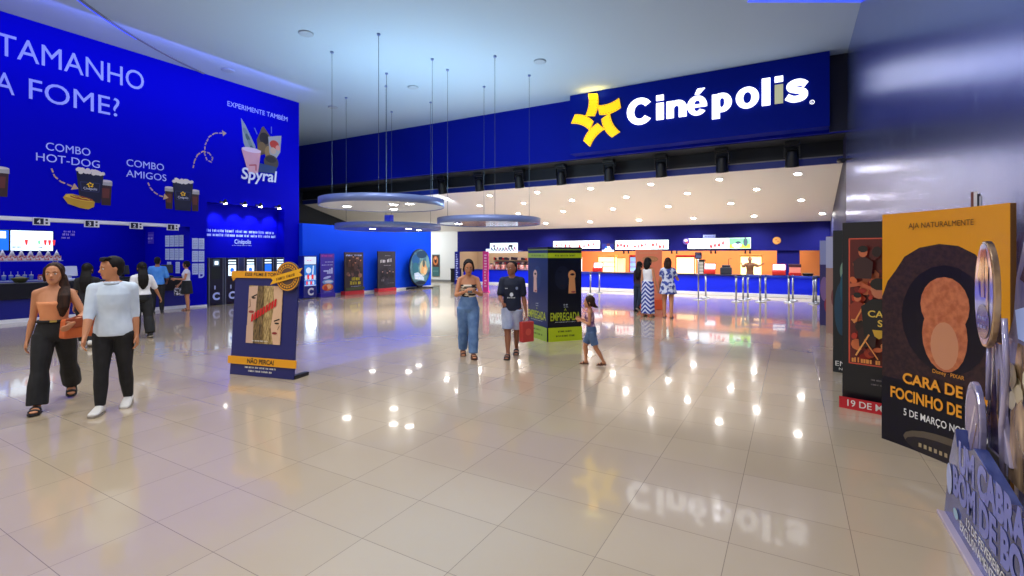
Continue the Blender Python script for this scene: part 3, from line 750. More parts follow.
def kiosk(label, y, w, variant, name='ticket_kiosk', group='ticket kiosks in the recess'):
    t = thing(name, label, 'kiosk', (XW - .12, y, 0), R(90), group)
    mb = MB(); mb.box(-w / 2, w / 2, -.12, .28, .03, 1.63, kd); mb.build('cabinet', t, bevel=.012)
    mb = MB(); mb.box(-w / 2 - .01, -w / 2 + .015, -.13, .28, 0, 1.64, ke); mb.box(w / 2 - .015, w / 2 + .01, -.13, .28, 0, 1.64, ke); mb.build('side_trim', t)
    p = Print(I4, -.1212, .002)
    if variant == 0:
        p.rect(-.1, 1.35, .12, 1.58, SCD); p.rect(-.05, 1.4, .07, 1.52, SCR); p.rect(-.16, .9, .14, 1.3, C(6, 24, 30))
    else:
        p.rect(-.13, 1.42, .14, 1.47, SCR); p.rect(-.13, 1.52, .14, 1.56, SCR); p.rect(-.13, 1.0, .14, 1.38, SCB if variant == 3 else SCR)
        p.ell(0, 1.2, .07, .08, SCB); p.rect(-.03, 1.02, .1, 1.1, SCR2 if variant == 2 else SCD)
    p.build('screen', t)
    p = Print(I4, -.1212, .002); p.rect(-.06, .55, -.02, .68, LETTER); p.build('sticker', t)
    p = Print(I4, -.1212, .002); p.text('C', 0, .2, .23, LETTER, bold=.05); p.build('emblem', t)
kl = ['dark ticket kiosk with dim screen, closest to the paper notices', 'dark ticket kiosk with bright screen, just left of the easel display ribbon', 'dark ticket kiosk behind the gold ribbon, third in the recess', 'dark ticket kiosk with bluish screen, fourth in the recess', 'dark ticket kiosk behind the round gold seal, last in the recess']
for k, (a, b, vr) in enumerate([(9.35, 9.82, 0), (9.9, 10.37, 1), (10.58, 11.04, 2), (11.28, 11.73, 3), (11.86, 12.16, 2)]):
    kiosk(kl[k], (a + b) / 2, b - a, vr)
# ---------------------------------------------------------------- standees
def frame(L, Rr):
    dx, dy = Rr[0] - L[0], Rr[1] - L[1]
    return math.atan2(dy, dx), math.hypot(dx, dy)
CARD = mat('card_dark', (14, 14, 20), .5)
GLO = .28   # gloss of printed card
def gl(r, g, b): return C(r, g, b, GLO)
def slab_thing(name, label, cat, L, Rr, h, body=CARD, th_=.06, base=None, group=None):
    a, w = frame(L, Rr)
    t = thing(name, label, cat, (L[0], L[1], 0), a, group)
    mb = MB(); mb.box(0, w, 0, th_, .02 if base else 0, h, body); mb.build('panel', t, bevel=.004)
    if base:
        mb = MB(); mb.box(0.0, w, -.03, .3, 0, .05, base); mb.build('foot', t, bevel=.006)
    return t, w
# film poster with the yellow ground
a, w = frame((.75, 5.81), (1.39, 4.93))
t = thing('film_standee', 'tall yellow film standee with a big dark brown shape and orange title', 'standee', (.75, 5.81, 0), a, 'film standees along the metal wall')
bow = lambda x: .05 * (1 - (2 * x / w - 1) ** 2)
mb = MB(); n = 14
pts = [(w * i / n, bow(w * i / n)) for i in range(n + 1)] + [(w * i / n, bow(w * i / n) + .05) for i in range(n, -1, -1)]
mb.prism(pts, 0, 2.13, mat('card_amber_edge', (150, 95, 20), .5)); mb.build('panel', t)
class BowPrint(Print):
    """artwork that follows the curved panel: cut into strips along x"""
    def face(s, pts, m, layer=True):
        if layer: s.up()
        A = sum(pts[i][0] * pts[(i + 1) % len(pts)][1] - pts[(i + 1) % len(pts)][0] * pts[i][1] for i in range(len(pts)))
        if A < 0: pts = pts[::-1]
        x0 = min(p[0] for p in pts); x1 = max(p[0] for p in pts)
        k0, k1 = int(math.floor(x0 / w * n)), int(math.ceil(x1 / w * n))
        for k in range(k0, k1):
            a_, b_ = k * w / n, (k + 1) * w / n; q = pts
            for lim, sg_ in ((a_, 1), (b_, -1)):
                o = []
                for i in range(len(q)):
                    p, r = q[i], q[(i + 1) % len(q)]
                    ip, ir = (p[0] - lim) * sg_ >= 0, (r[0] - lim) * sg_ >= 0
                    if ip: o.append(p)
                    if ip != ir:
                        f = (lim - p[0]) / (r[0] - p[0]); o.append((lim, p[1] + f * (r[1] - p[1])))
                q = o
                if len(q) < 3: break
            if len(q) >= 3: s.add([(x, s.y + bow(a_) + (bow(b_) - bow(a_)) * (x - a_) / (b_ - a_), z) for x, z in q], [list(range(len(q)))], m)
p = BowPrint(I4, -.001, .0012, bow)
AMB = gl(226, 152, 14); BRN = noise_mat('fur_brown', (38, 20, 18), (62, 36, 30), 26, .4); BRD = gl(20, 12, 16); TAN = noise_mat('fur_tan', (176, 92, 52), (205, 120, 74), 20, .4); BK3 = gl(10, 9, 12)
p.rect(0, 0, w, 2.13, AMB); p.rect(0, 0, w, .72, BK3)
# plain rounded brown mass standing in for the film artwork
sil = [(0, .6), (0, 1.35), (.05, 1.5), (.12, 1.6), (.2, 1.73), (.33, 1.81), (.5, 1.84), (.66, 1.82), (.8, 1.75), (.88, 1.64), (.95, 1.5), (1.0, 1.3), (1.02, .6)]
p.face([(x * w / 1.067, z) for x, z in sil], BRN)
p.ell(.56, 1.2, .38, .46, BRD)
p.ell(.56, 1.32, .21, .24, TAN); p.ell(.56, 1.06, .195, .3, TAN); p.ell(.56, .98, .12, .2, gl(205, 140, 100))
p.rect(0, .0, w, .56, BK3)
p.ell(.62, .1, .42, .12, gl(96, 84, 66)); p.ell(.62, .07, .4, .09, gl(40, 34, 30))
p.up()
for k in range(12): p.rect(.34 + .045 * k, .05, .365 + .045 * k, .085, gl(170, 150, 110), False)
ORT = gl(240, 160, 40); WHT = gl(235, 232, 225)
p.text('AJA NATURALMENTE', .53, 1.985, .045, gl(60, 34, 10), w=.56)
p.text('Disney · PIXAR', .6, .735, .032, ORT, w=.27)
p.text('CARA DE UM', .57, .585, .088, ORT, w=.74, bold=.03)
p.text('FOCINHO DE OUTRO', .6, .425, .095, ORT, w=1.02, bold=.03)
p.text('5 DE MARÇO NOS CINEMAS', .62, .29, .06, WHT, w=.82, bold=.01)
p.build('poster_print', t)
mb = MB(); mb.box(.1, .5, .08, .3, 0, .04, CARD); mb.box(.25, .3, .08, .3, .02, 1.2, CARD); mb.build('back_support', t)

# red and black film standee behind
def wob(p, x0, z0, x1, z1, cols, nn, seed, rr=(.03, .12)):
    r = random.Random(seed)
    for k in range(nn):
        p.ell(r.uniform(x0, x1), r.uniform(z0, z1), r.uniform(*rr), r.uniform(*rr), cols[k % len(cols)], 9, r.uniform(0, 3))
def figure(p, x, z, s, cl, sk):   # small generic people in the picture
    p.face([(x - .09 * s, z), (x + .09 * s, z), (x + .11 * s, z + .22 * s), (x + .04 * s, z + .28 * s), (x - .04 * s, z + .28 * s), (x - .11 * s, z + .22 * s)], cl)
    p.ell(x, z + .35 * s, .05 * s, .068 * s, sk, 12); p.ell(x, z + .39 * s, .055 * s, .045 * s, gl(24, 14, 12), 10)
t, w = slab_thing('film_standee', 'black film standee with red lit crowd picture and red date strip', 'standee', (.51, 6.88), (1.38, 6.62), 2.12, group='film standees along the metal wall')
p = Print(I4, -.001)
p.rect(.01, .01, w - .01, 2.11, gl(14, 12, 22)); RD = [gl(150, 30, 20), gl(90, 16, 16), gl(190, 60, 30), gl(40, 12, 14), gl(215, 110, 60)]
p.rect(.07, .5, w - .08, 1.93, gl(96, 18, 16)); p.line([(.07, .5), (.07, 1.93), (w - .08, 1.93), (w - .08, .5), (.07, .5)], .014, gl(220, 84, 60))
wob(p, .16, .6, w - .18, 1.8, RD, 60, 5, (.03, .09)); wob(p, .12, .6, .42, 1.7, [gl(225, 110, 60), gl(190, 50, 30), gl(236, 150, 84), gl(120, 24, 20)], 26, 9, (.015, .05))
for x, z, s_, cl in [(.22, 1.48, .85, gl(60, 26, 28)), (.66, 1.45, .9, gl(70, 30, 30)), (.17, 1.02, .7, gl(150, 50, 30)), (.26, .72, .8, gl(50, 20, 20)), (.7, .9, .9, gl(110, 34, 26))]: figure(p, x, z, s_, cl, gl(212, 112, 70))
p.line([(.1, 1.4), (.2, 1.42), (.36, 1.34)], .04, gl(205, 100, 60)); p.line([(.14, .98), (.24, 1.2)], .016, gl(240, 150, 80))
figure(p, .37, .84, 1.5, gl(20, 16, 20), gl(206, 120, 82))
p.text('CA', .34, 1.06, .07, gl(240, 200, 80), bold=.02); p.text('S', .38, .96, .07, gl(240, 200, 80), bold=.02); p.face([(.31, .92), (.43, .92), (.41, .85), (.37, .82), (.33, .85)], gl(220, 170, 50))
p.line([(.16, .62), (.28, .86)], .016, gl(245, 170, 90)); p.line([(.36, .6), (.24, .8)], .012, gl(240, 150, 80))
p.marks(.12, .5, .54, .06, gl(235, 150, 70), 5); p.marks(.3, w - .15, .36, .02, gl(120, 110, 110), 4); p.marks(.3, w - .15, .31, .02, gl(120, 110, 110), 6)
p.rect(0, 0, w, .13, gl(196, 22, 38)); p.text('19 DE MARÇO', .08, .035, .07, WHT, w=.6, align='L', bold=.01)
p.build('poster_print', t)
mb = MB(); mb.box(.08, w - .08, .06, .32, 0, .04, CARD); mb.box(.2, .25, .06, .3, .02, 1.2, CARD); mb.build('back_support', t)
# dark teal standee
t, w = slab_thing('film_standee', 'dark teal film standee mostly hidden behind the red and black one', 'standee', (.53, 8.74), (1.38, 8.5), 2.11, group='film standees along the metal wall')
p = Print(I4, -.001); p.rect(.01, .01, w - .01, 2.1, gl(8, 18, 26)); p.ell(.16, 1.5, .07, .16, gl(120, 150, 130)); p.ell(.12, .95, .1, .4, gl(8, 60, 84)); p.ell(.15, 1.25, .06, .25, gl(10, 80, 100)); p.ell(.45, 1.2, .3, .5, gl(10, 44, 60))
p.text('EM', .1, .1, .07, WHT, w=.13); p.text('NOS CINEMAS', .3, .04, .035, WHT, w=.44); p.build('poster_print', t)
mb = MB(); mb.box(.08, w - .08, .06, .32, 0, .04, CARD); mb.build('back_support', t)
# pale and purple ones further back
t, w = slab_thing('film_standee', 'tall pale grey and tan display panel seen edge-on before the steel posts', 'standee', (.66, 13.0), (1.38, 12.7), 2.15, mat('card_tan', (150, 125, 112), .5), group='film standees along the metal wall')
p = Print(I4, -.001); p.rect(0, 0, w, 2.14, gl(150, 116, 104)); p.rect(0, 1.45, w, 2.14, gl(158, 160, 186)); p.ell(.4, .8, .3, .4, gl(110, 60, 60)); p.build('poster_print', t)
mb = MB(); mb.box(.08, w - .08, .06, .32, 0, .04, CARD); mb.build('back_support', t)
t, w = slab_thing('film_standee', 'slim bluish purple display panel farthest along the metal wall', 'standee', (.60, 14.4), (1.38, 14.1), 2.1, mat('card_purple', (70, 60, 110), .5), group='film standees along the metal wall')
p = Print(I4, -.001); p.rect(0, 0, w, 2.09, gl(50, 44, 96)); p.rect(0, 1.5, w, 2.09, gl(130, 136, 176)); p.ell(.1, .9, .09, .3, gl(120, 90, 140)); p.ell(.3, .5, .2, .3, gl(130, 30, 60)); p.build('poster_print', t)
mb = MB(); mb.box(.08, w - .08, .06, .32, 0, .04, CARD); mb.build('back_support', t)

# ---------------------------------------------------------------- glossy cut-out display close to the lens
FOIL = noise_mat('foil_lilac', (96, 100, 150), (190, 180, 205), 3.0, .12, 4, .35, stretch=(2.5, 2.5, .8), lo=.3, hi=.7)
FOILD = noise_mat('foil_dark', (28, 30, 70), (120, 90, 110), 3.5, .1, 3, .3, stretch=(1.5, 1.5, .7), lo=.35, hi=.7)
FOILG = noise_mat('foil_gold', (96, 74, 60), (214, 176, 130), 5, .15, 3, .3, stretch=(2, 2, .5))
FOILB = noise_mat('foil_blue', (40, 52, 112), (92, 106, 170), 2.2, .14, 3, .3, stretch=(2, 2, 1))
EDGE = mat('acrylic_edge', (190, 175, 190), .15, .2)
t = thing('film_cutout_display', 'shiny lilac die-cut film display with blue title steps, nearest the camera', 'display', (.95, 4.31, 0), R(-90))
# local x runs toward the lens
mb = MB(); mb.prism([(0, -.1), (2.0, -.1), (2.0, .34), (.18, .34)], 0, .03, EDGE)
mb.build('floor_tray', t, bevel=.005)
mb = MB(); out = [(0.0, .02), (2.0, .02), (2.0, .62), (1.1, .56), (.62, .66), (.55, .62), (.30, .56), (.26, .66), (.12, .42)]
mb.slab(out, -.06, .0, FOILB); mb.build('title_step', t, bevel=.004)
p = Print(I4, -.0605)
TT = gl(112, 120, 196); 
p.text('UM CABRA', .34, .44, .16, TT, w=1.0, align='L', bold=.05); p.text('BOM DE BOLA', .22, .25, .16, TT, w=1.35, align='L', bold=.05)
p.text('12 DE FEVEREIRO', .5, .16, .05, WHT, w=.6, align='L', bold=.01); p.text('EXCLUSIVAMENTE NOS CINEMAS', .38, .085, .055, WHT, w=1.1, align='L', bold=.01)
p.ell(.15, .3, .06, .1, gl(170, 180, 220)); p.ell(.3, .14, .05, .03, gl(150, 190, 210))
p.build('title_print', t)
mb = MB()
big_ = [(.42, .5), (.36, .8), (.5, 1.0), (.46, 1.18), (.62, 1.4), (.66, 1.62), (.8, 1.9), (.98, 2.06), (1.2, 2.12), (1.5, 2.0), (1.8, 1.7), (1.9, 1.2), (1.9, .5)]
mb.slab(big_, .10, .14, FOIL); mb.build('figure_panel', t, bevel=.006)
p = Print(I4, .0995)
p.face([(.72, 1.62), (.9, 1.85), (1.15, 2.0), (1.5, 1.85), (1.75, 1.5), (1.5, 1.45), (1.1, 1.5)], FOILD)
p.face([(.66, 1.45), (.9, 1.5), (1.8, 1.42), (1.8, 1.25), (.7, 1.3)], gl(170, 190, 240)); p.face([(.64, 1.1), (.7, 1.28), (1.8, 1.22), (1.8, .95), (.8, 1.0)], FOILG)
wob(p, .6, .95, 1.0, 1.12, [gl(196, 178, 140), gl(220, 206, 176), gl(160, 140, 110)], 12, 3, (.04, .07))
p.face([(.62, .52), (.66, .9), (.8, 1.0), (.95, .8), (.9, .52)], FOILG); p.face([(.95, .52), (1.0, .92), (1.8, .9), (1.8, .52)], FOILD)
p.build('figure_print', t)
mb = MB(); el = [(.47 + .17 * math.cos(2 * math.pi * k / 26), 1.52 + .31 * math.sin(2 * math.pi * k / 26)) for k in range(26)]
mb.slab(el, .02, .05, FOILG); mb.build('oval_panel', t, bevel=.005)
p = Print(I4, .0195); p.ell(.47, 1.52, .155, .295, FOIL); p.face([(.37, 1.62), (.43, 1.78), (.51, 1.78), (.57, 1.62), (.51, 1.5), (.41, 1.5)], FOILD); p.rect(.43, 1.5, .49, 1.74, FOILG); p.rect(.52, 1.42, .56, 1.68, FOILG)
p.ell(.47, 1.36, .11, .1, FOILD); p.marks(.40, .55, 1.37, .025, gl(150, 160, 220), 3); p.marks(.40, .54, 1.32, .025, gl(150, 160, 220), 5); p.build('oval_print', t)
mb = MB(); el = [(.34 + .15 * math.cos(2 * math.pi * k / 20), .72 + .26 * math.sin(2 * math.pi * k / 20)) for k in range(20)]
mb.slab(el, .0, .03, FOIL); mb.build('lower_petal', t, bevel=.005)
p = Print(I4, -.0005); p.ell(.34, .72, .12, .22, gl(150, 134, 160)); p.line([(.28, .6), (.4, .84)], .025, gl(210, 196, 205)); p.line([(.34, .55), (.44, .75)], .012, FOILG); p.build('petal_print', t)
mb = MB(); mb.tube([(.62, .06, .5), (.60, .06, .8), (.68, .06, 1.1), (.64, .06, 1.4)], .014, FOIL); mb.tube([(.44, .045, .9), (.46, .045, 1.25)], .012, FOIL); mb.build('stem', t)
mb = MB(); mb.slab([(.36, .6), (.33, .8), (.40, 1.02), (.43, 1.24), (.53, 1.24), (.60, 1.05), (.58, .85), (.70, .6)], .065, .095, FOIL); mb.build('body_panel', t, bevel=.005)
p = Print(I4, .0645); p.face([(.42, .62), (.42, .85), (.47, 1.18), (.5, 1.0), (.55, .62)], FOILD); p.line([(.38, .8), (.45, 1.05), (.46, 1.22)], .02, gl(220, 205, 200)); p.line([(.6, .62), (.53, .85), (.55, 1.1)], .02, FOILG); p.build('body_print', t)
for x in (.5, 1.4):
    mb = MB(); mb.box(x, x + .06, .14, .34, .03, 1.0, EDGE); mb.build('back_strut', t)
# striped strap seen above the yellow standee
t = thing('striped_strap', 'short brown and white striped strap standing above the yellow standee', 'strap', (1.32, 5.42, 0), R(-60))
mb = MB(); mb.box(-.045, -.02, 0, .01, 0, 2.27, C(120, 70, 55)); mb.box(-.02, .01, 0, .01, 0, 2.27, C(220, 215, 210)); mb.box(.01, .03, 0, .01, 0, 2.25, C(40, 40, 46)); mb.box(.03, .045, 0, .01, 0, 2.23, C(190, 190, 196)); mb.box(-.06, .06, -.03, .03, 0, .03, CARD); mb.build('strap_stand', t)

# ---------------------------------------------------------------- square film column in the middle of the hall
Cc = (-4.24, 8.87); Lc = (-4.98, 9.42); Rc = (-3.75, 9.44)
aL, wL = frame(Lc, Cc); aR, wR = frame(Cc, Rc)
t = thing('film_column', 'square black film column with lime bands and two printed faces in the middle of the hall', 'display column', (Cc[0], Cc[1], 0), 0)
Bk = (Lc[0] + Rc[0] - Cc[0], Lc[1] + Rc[1] - Cc[1])
loc = [(0, 0), (Rc[0] - Cc[0], Rc[1] - Cc[1]), (Bk[0] - Cc[0], Bk[1] - Cc[1]), (Lc[0] - Cc[0], Lc[1] - Cc[1])]
mb = MB(); mb.prism(loc, 0, 1.86, gl(10, 16, 34)); mb.build('box', t, bevel=.008)
mb = MB(); cx_, cy_ = loc[2][0] / 2, loc[2][1] / 2; mb.prism([(cx_ + (x - cx_) * 1.02, cy_ + (y - cy_) * 1.02) for x, y in loc], 1.86, 1.9, gl(14, 20, 30)); mb.build('lid', t, bevel=.005)
LIM = gl(186, 205, 12); LIM2 = gl(150, 180, 60); LT = gl(176, 190, 40)
def face_art(name, M, w, left):
    p = Print(M, -.002)
    p.rect(0.01, .01, w - .01, 1.85, gl(8, 34, 92) if left else gl(10, 12, 18)); p.rect(0, 1.68, w, 1.78, LIM2 if left else LIM); p.rect(0, 1.84, w, 1.855, LIM2)
    p.marks(w * .2, w * .85, 1.71, .045, gl(90, 120, 10), 3)
    cx = w * .5 if left else w * .42
    p.ell(cx, 1.28, .17, .24, gl(24, 52, 104) if left else gl(24, 28, 40)); p.ell(cx - .06, 1.4, .05, .02, gl(16, 34, 74) if left else gl(14, 16, 26)); p.ell(cx, 1.12, .05, .018, gl(40, 50, 96) if left else gl(40, 28, 36))
    kx = w * .40 if left else w * .70
    SKN = gl(206, 168, 158) if left else gl(216, 150, 92)
    p.ell(kx, 1.33, .085, .1, SKN); p.face([(kx - .06, 1.3), (kx + .06, 1.3), (kx + .09, .96), (kx - .08, .96)], SKN)
    p.ell(kx + .01, 1.345, .05, .024, gl(70, 40, 34)); p.ell(kx + .01, 1.35, .02, .016, gl(20, 14, 16)); p.ell(kx + .03, .99, .05, .018, gl(150, 60, 60))
    p.marks(w * .45, w * .6, .72, .03, gl(190, 196, 200), 2); p.marks(w * .45, w * .6, .68, .02, gl(190, 196, 200), 4)
    p.text('A', w * .5, .61, .05, LT); p.text('EMPREGADA', w * .5, .42, .155, LT, w=w * .88, bold=.02); p.marks(w * .2, w * .8, .38, .02, gl(180, 186, 190), 9)
    p.rect(0, 0, w, .28, LIM2 if left else LIM); p.marks(w * .28, w * .72, .18, .045, gl(70, 90, 8), 5); p.marks(w * .22, w * .8, .09, .045, gl(70, 90, 8), 7)
    p.build(name, t)
face_art('side_print', T((Lc[0] - Cc[0], Lc[1] - Cc[1], 0)) @ RZ(aL), wL, True)
face_art('front_print', RZ(aR), wR, False)

# ---------------------------------------------------------------- easel display with the gold ribbon
a, w = frame((-7.15, 4.18), (-6.04, 4.42))
t = thing('easel_display', 'navy easel display with gold ribbons, round seal and a framed film picture', 'display', (-7.15, 4.18, 0), a)
ENV = mat('easel_navy', (30, 34, 104), .45); TL = RX(R(-4))
mb = MB(TL); mb.box(0, w, 0, .03, 0, 1.49, ENV); mb.build('front_panel', t, bevel=.004)
mb = MB(); mb.box(.2, w - .5, .40, .43, 0, .03, ENV); mb.slab([(.2, 0), (w - .5, 0), (w - .5, 1.02), (.2, 1.02)], .40, .42, ENV, RX(R(15))); mb.build('back_leg', t)
mb = MB(); mb.box(w - .06, w + .01, .02, .3, 0.0, .05, CARD); mb.build('corner_foot', t)
mb = MB(TL); mb.prism([(-.05, -.02), (w - .12, -.02), (w - .12, -.008), (-.05, -.008)], 1.41, 1.51, GOLD); mb.slab([(-.05, 1.41), (.02, 1.41), (-.03, 1.36)], -.012, 0, GOLD); mb.build('top_ribbon', t)
p = Print(TL, -.021); p.text('ESSE FILME É TOP!', w * .43, 1.44, .045, gl(60, 40, 20), w=w * .5, bold=.02); p.build('ribbon_print', t)
mb = MB(TL); mb.box(-.03, w + .05, -.02, -.008, .16, .27, GOLD); mb.build('bottom_ribbon', t)
p = Print(TL, -.021); p.text('NÃO PERCA!', w * .5, .185, .06, gl(60, 40, 20), w=w * .42, bold=.03); p.build('ribbon_print', t)
p = Print(TL, -.001); p.marks(w * .24, w * .74, .11, .03, WHT, 4); p.marks(w * .3, w * .68, .06, .03, WHT, 6); p.build('small_print', t)
SEAL = mat('seal_brown', (96, 70, 60), .5)
mb = MB(TL @ T((w - .14, -.03, 1.44)) @ RX(R(90))); mb.lathe([(.21, 0), (.21, .02)], SEAL, 40); mb.build('seal', t)
p = Print(TL, -.052); X_ = w - .14
p.ring(X_, 1.44, .185, .2, GOLD); p.ring(X_, 1.44, .12, .13, GOLD)
for k in range(24):
    q = 2 * math.pi * k / 24; p.rect(X_ + .155 * math.cos(q) - .012, 1.44 + .155 * math.sin(q) - .014, X_ + .155 * math.cos(q) + .012, 1.44 + .155 * math.sin(q) + .014, GOLD, k == 0)
p.build('seal_print', t)
mb = MB(TL @ T((X_, -.062, 1.44)) @ RY(R(-14))); mb.slab([(-.3, -.05), (.26, -.05), (.22, 0), (.28, .055), (-.28, .05), (-.24, 0)], -.012, 0, mat('seal_yellow', (245, 180, 20), .5)); mb.build('seal_ribbon', t)
p = Print(TL @ T((X_, -.0625, 1.44)) @ RY(R(-14)), -.0125); p.marks(-.18, .16, -.022, .045, gl(110, 70, 10), 6); p.build('seal_lettering', t)
# framed picture
SKA = gl(214, 176, 150); SKB = gl(228, 186, 150); HR1 = noise_mat('blond_hair', (120, 92, 50), (216, 186, 124), 14, .4, stretch=(6, 6, 1)); HR2 = noise_mat('dark_blond', (60, 46, 30), (150, 120, 74), 12, .4, stretch=(6, 6, 1)); LPS = gl(150, 50, 50); DK = gl(40, 30, 26)
p = Print(TL, -.002); px0, px1, pz0, pz1 = w * .24, w * .78, .47, 1.3
p.rect(px0, pz0, px1, pz1, HR1)
p.face([(px0, 1.28), (px0 + .17, 1.3), (px0 + .19, 1.15), (px0 + .16, .92), (px0 + .1, .8), (px0, .72)], SKA)
p.line([(px0 + .06, 1.13), (px0 + .15, 1.17)], .02, DK); p.ell(px0 + .1, 1.12, .035, .012, DK); p.line([(px0 + .03, 1.1), (px0 + .045, 1.0), (px0 + .01, .98)], .012, gl(150, 110, 90)); p.ell(px0 + .07, .92, .05, .018, LPS)
p.face([(px0 + .17, 1.3), (px0 + .27, 1.3), (px0 + .3, .47), (px0 + .12, .47), (px0 + .14, .85)], HR2)
p.face([(px0, .72), (px0 + .12, .8), (px0 + .13, .47), (px0, .47)], SKA)
p.face([(px1 - .22, 1.3), (px1, 1.3), (px1, .47), (px1 - .12, .47), (px1 - .2, .8)], SKB)
p.face([(px1 - .3, 1.28), (px1 - .16, 1.3), (px1 - .14, 1.0), (px1 - .18, .7), (px1 - .2, .47), (px1 - .3, .47)], HR1)
p.line([(px1 - .12, .8), (px1 - .03, .83)], .018, DK); p.ell(px1 - .07, .77, .04, .012, DK); p.ell(px1 - .1, .63, .045, .018, LPS); p.line([(px1 - .02, .74), (px1 - .05, .68)], .012, gl(160, 120, 96))
RDT = gl(214, 24, 30)
p.up()
for k in range(9):
    x = px0 + .08 + .05 * k; z = .77 + .028 * k; p.face([(x, z), (x + .036, z + .02), (x + .044, z + .13), (x + .008, z + .11)], RDT, False)
p.marks(px0 + .12, px1 - .2, .5, .02, WHT, 3)
p.build('film_picture', t)

# ---------------------------------------------------------------- standees along the blue partition
XP = -17.0
GB = 'displays along the blue partition'
t = thing('drinks_fridge', 'lit drinks fridge with white header beside the pillar end of the mural wall', 'fridge', (XP + .35, 12.95, 0), R(90), GB)
FB = mat('fridge_blue', (10, 24, 130), .35); SCF = mat('fridge_white', (215, 230, 245), .4, emit=(190, 215, 240), es=.55); SCFB = mat('fridge_cyan', (40, 120, 200), .4, emit=(30, 120, 210), es=.5)
mb = MB(); mb.box(-.31, .31, 0, .34, .02, 1.7, FB); mb.build('cabinet', t, bevel=.012)
p = Print(I4, -.001, .002); p.rect(-.27, 1.36, .27, 1.66, SCF); p.marks(-.16, .1, 1.5, .05, SCR2, 3); p.build('header', t)
p = Print(I4, -.001, .002); p.rect(-.27, .5, .27, 1.33, SCFB)
p.ell(-.08, 1.12, .12, .12, SCF); p.face([(.08, .95), (.14, .95), (.17, 1.3), (.12, 1.3)], SCF)
p.up()
for k in range(5): p.ell(-.2 + .1 * k, .84 + .02 * (k % 2), .055, .1, (SCF, SCR2)[k % 2], 10, 0, False)
for k in range(4): p.ell(-.16 + .1 * k, .62, .04, .08, (SCR2, SCF)[k % 2], 10, 0, False)
p.rect(-.27, .735, .27, .75, SCF); p.rect(-.27, .51, .27, .53, SCF); p.build('glass_door', t)
p = Print(I4, -.001, .002); p.text('C', 0.02, .14, .26, WHITE, bold=.05); p.build('emblem', t)
lamp('AREA', 'fridge_lamp', (XP + .42, 12.95, 1.0), 6, (.7, .85, 1), .5, (0, R(-90), 0))
def standee(label, y0, y1, h, draw, foot, gp=GB, nm='film_standee'):
    t = thing(nm, label, 'standee', (XP + .32, (y0 + y1) / 2, 0), R(90), gp); w = y1 - y0
    mb = MB(); mb.box(-w / 2, w / 2, 0, .05, .04, h, CARD); mb.build('panel', t, bevel=.004)
    mb = MB(); mb.box(-w / 2 - .02, w / 2 + .02, -.06, .22, 0, .16, foot); mb.build('foot', t, bevel=.01)
    p = Print(I4, -.001, .002); draw(p, w, h); p.build('poster_print', t)
PUR = C(58, 40, 176)
def ar1(p, w, h):
    p.rect(-w / 2, .16, w / 2, h, PUR); p.rect(-w / 2, 1.6, w / 2, h, C(84, 36, 160)); p.marks(-.28, .28, 1.66, .09, C(170, 50, 150), 5); p.marks(-.12, .3, 1.42, .05, LETTER, 3); p.marks(-.28, .3, 1.3, .045, LETTER, 4)
    for k in range(3): p.rect(-.02 + .1 * k, .95, .06 + .1 * k, 1.1 + .05 * k, LETTER, k == 0)
    p.rect(-.2, 1.04, .0, 1.1, LETTER); p.ell(-.02, .8, .2, .05, LETTER, 16, .2); p.ell(.02, .62, .28, .1, C(110, 170, 230)); p.ell(.05, .63, .2, .05, C(220, 230, 250)); p.ell(0, .4, .28, .15, C(230, 120, 60)); p.ell(.06, .42, .12, .09, C(250, 190, 140)); p.ell(-.1, .36, .1, .1, C(200, 60, 50)); p.marks(-.2, .2, .2, .03, LETTER, 8)
standee('slim purple banner standee with white and orange print beside the drinks fridge', 13.45, 14.15, 1.78, ar1, PUR)
def ar2(p, w, h):
    p.rect(-w / 2, .16, w / 2, h, C(60, 48, 50)); p.marks(-.45, .45, 1.68, .08, LETTER, 5)
    wob(p, -.4, .8, .4, 1.6, [C(110, 80, 74), C(70, 52, 56), C(150, 110, 96), C(46, 38, 44)], 26, 8, (.05, .12))
    for x, z in [(-.3, 1.2), (-.1, 1.35), (.1, 1.3), (.3, 1.2), (0, 1.1)]: figure(p, x, z, .9, C(80, 56, 56), C(196, 140, 112))
    p.text('COM', .0, .62, .14, C(214, 200, 40), w=.4, bold=.04) if False else p.marks(-.2, .32, .62, .16, C(214, 200, 40), 12); p.marks(-.3, .38, .44, .16, C(214, 200, 40), 13); p.marks(-.25, .3, .35, .03, LETTER, 9); p.rect(-w / 2, .2, w / 2, .32, C(70, 84, 50))
RF = C(206, 40, 56)
standee('film standee with brown group picture and yellow title, in the middle of the row', 14.7, 15.75, 1.85, ar2, RF)
def ar3(p, w, h):
    p.rect(-w / 2, .16, w / 2, h, C(44, 44, 56)); p.marks(-.12, .25, 1.68, .04, C(150, 150, 160), 3)
    p.text('', 0, 0, .1, WHITE) if False else p.marks(-.42, .42, 1.36, .17, C(220, 220, 225), 21, .05); p.marks(-.2, .3, 1.22, .04, C(170, 170, 176), 5)
    wob(p, -.4, .35, .4, 1.1, [C(56, 56, 70), C(36, 36, 46), C(72, 66, 76)], 16, 4, (.06, .14))
    for x, z in [(-.32, .68), (-.02, .62), (.14, .7), (.36, .66)]: figure(p, x, z, .8, C(30, 30, 38), C(200, 160, 150))
    p.marks(-.42, -.2, .5, .12, C(130, 130, 140), 6); p.marks(.0, .4, .38, .04, C(130, 130, 140), 7)
standee('dark grey film standee with pale brush title, left of the oval display', 16.65, 17.8, 1.9, ar3, RF)
t = thing('oval_display', 'large oval blue film display on a dark foot at the partition end', 'display', (XP + .4, 19.55, 0), R(90), GB)
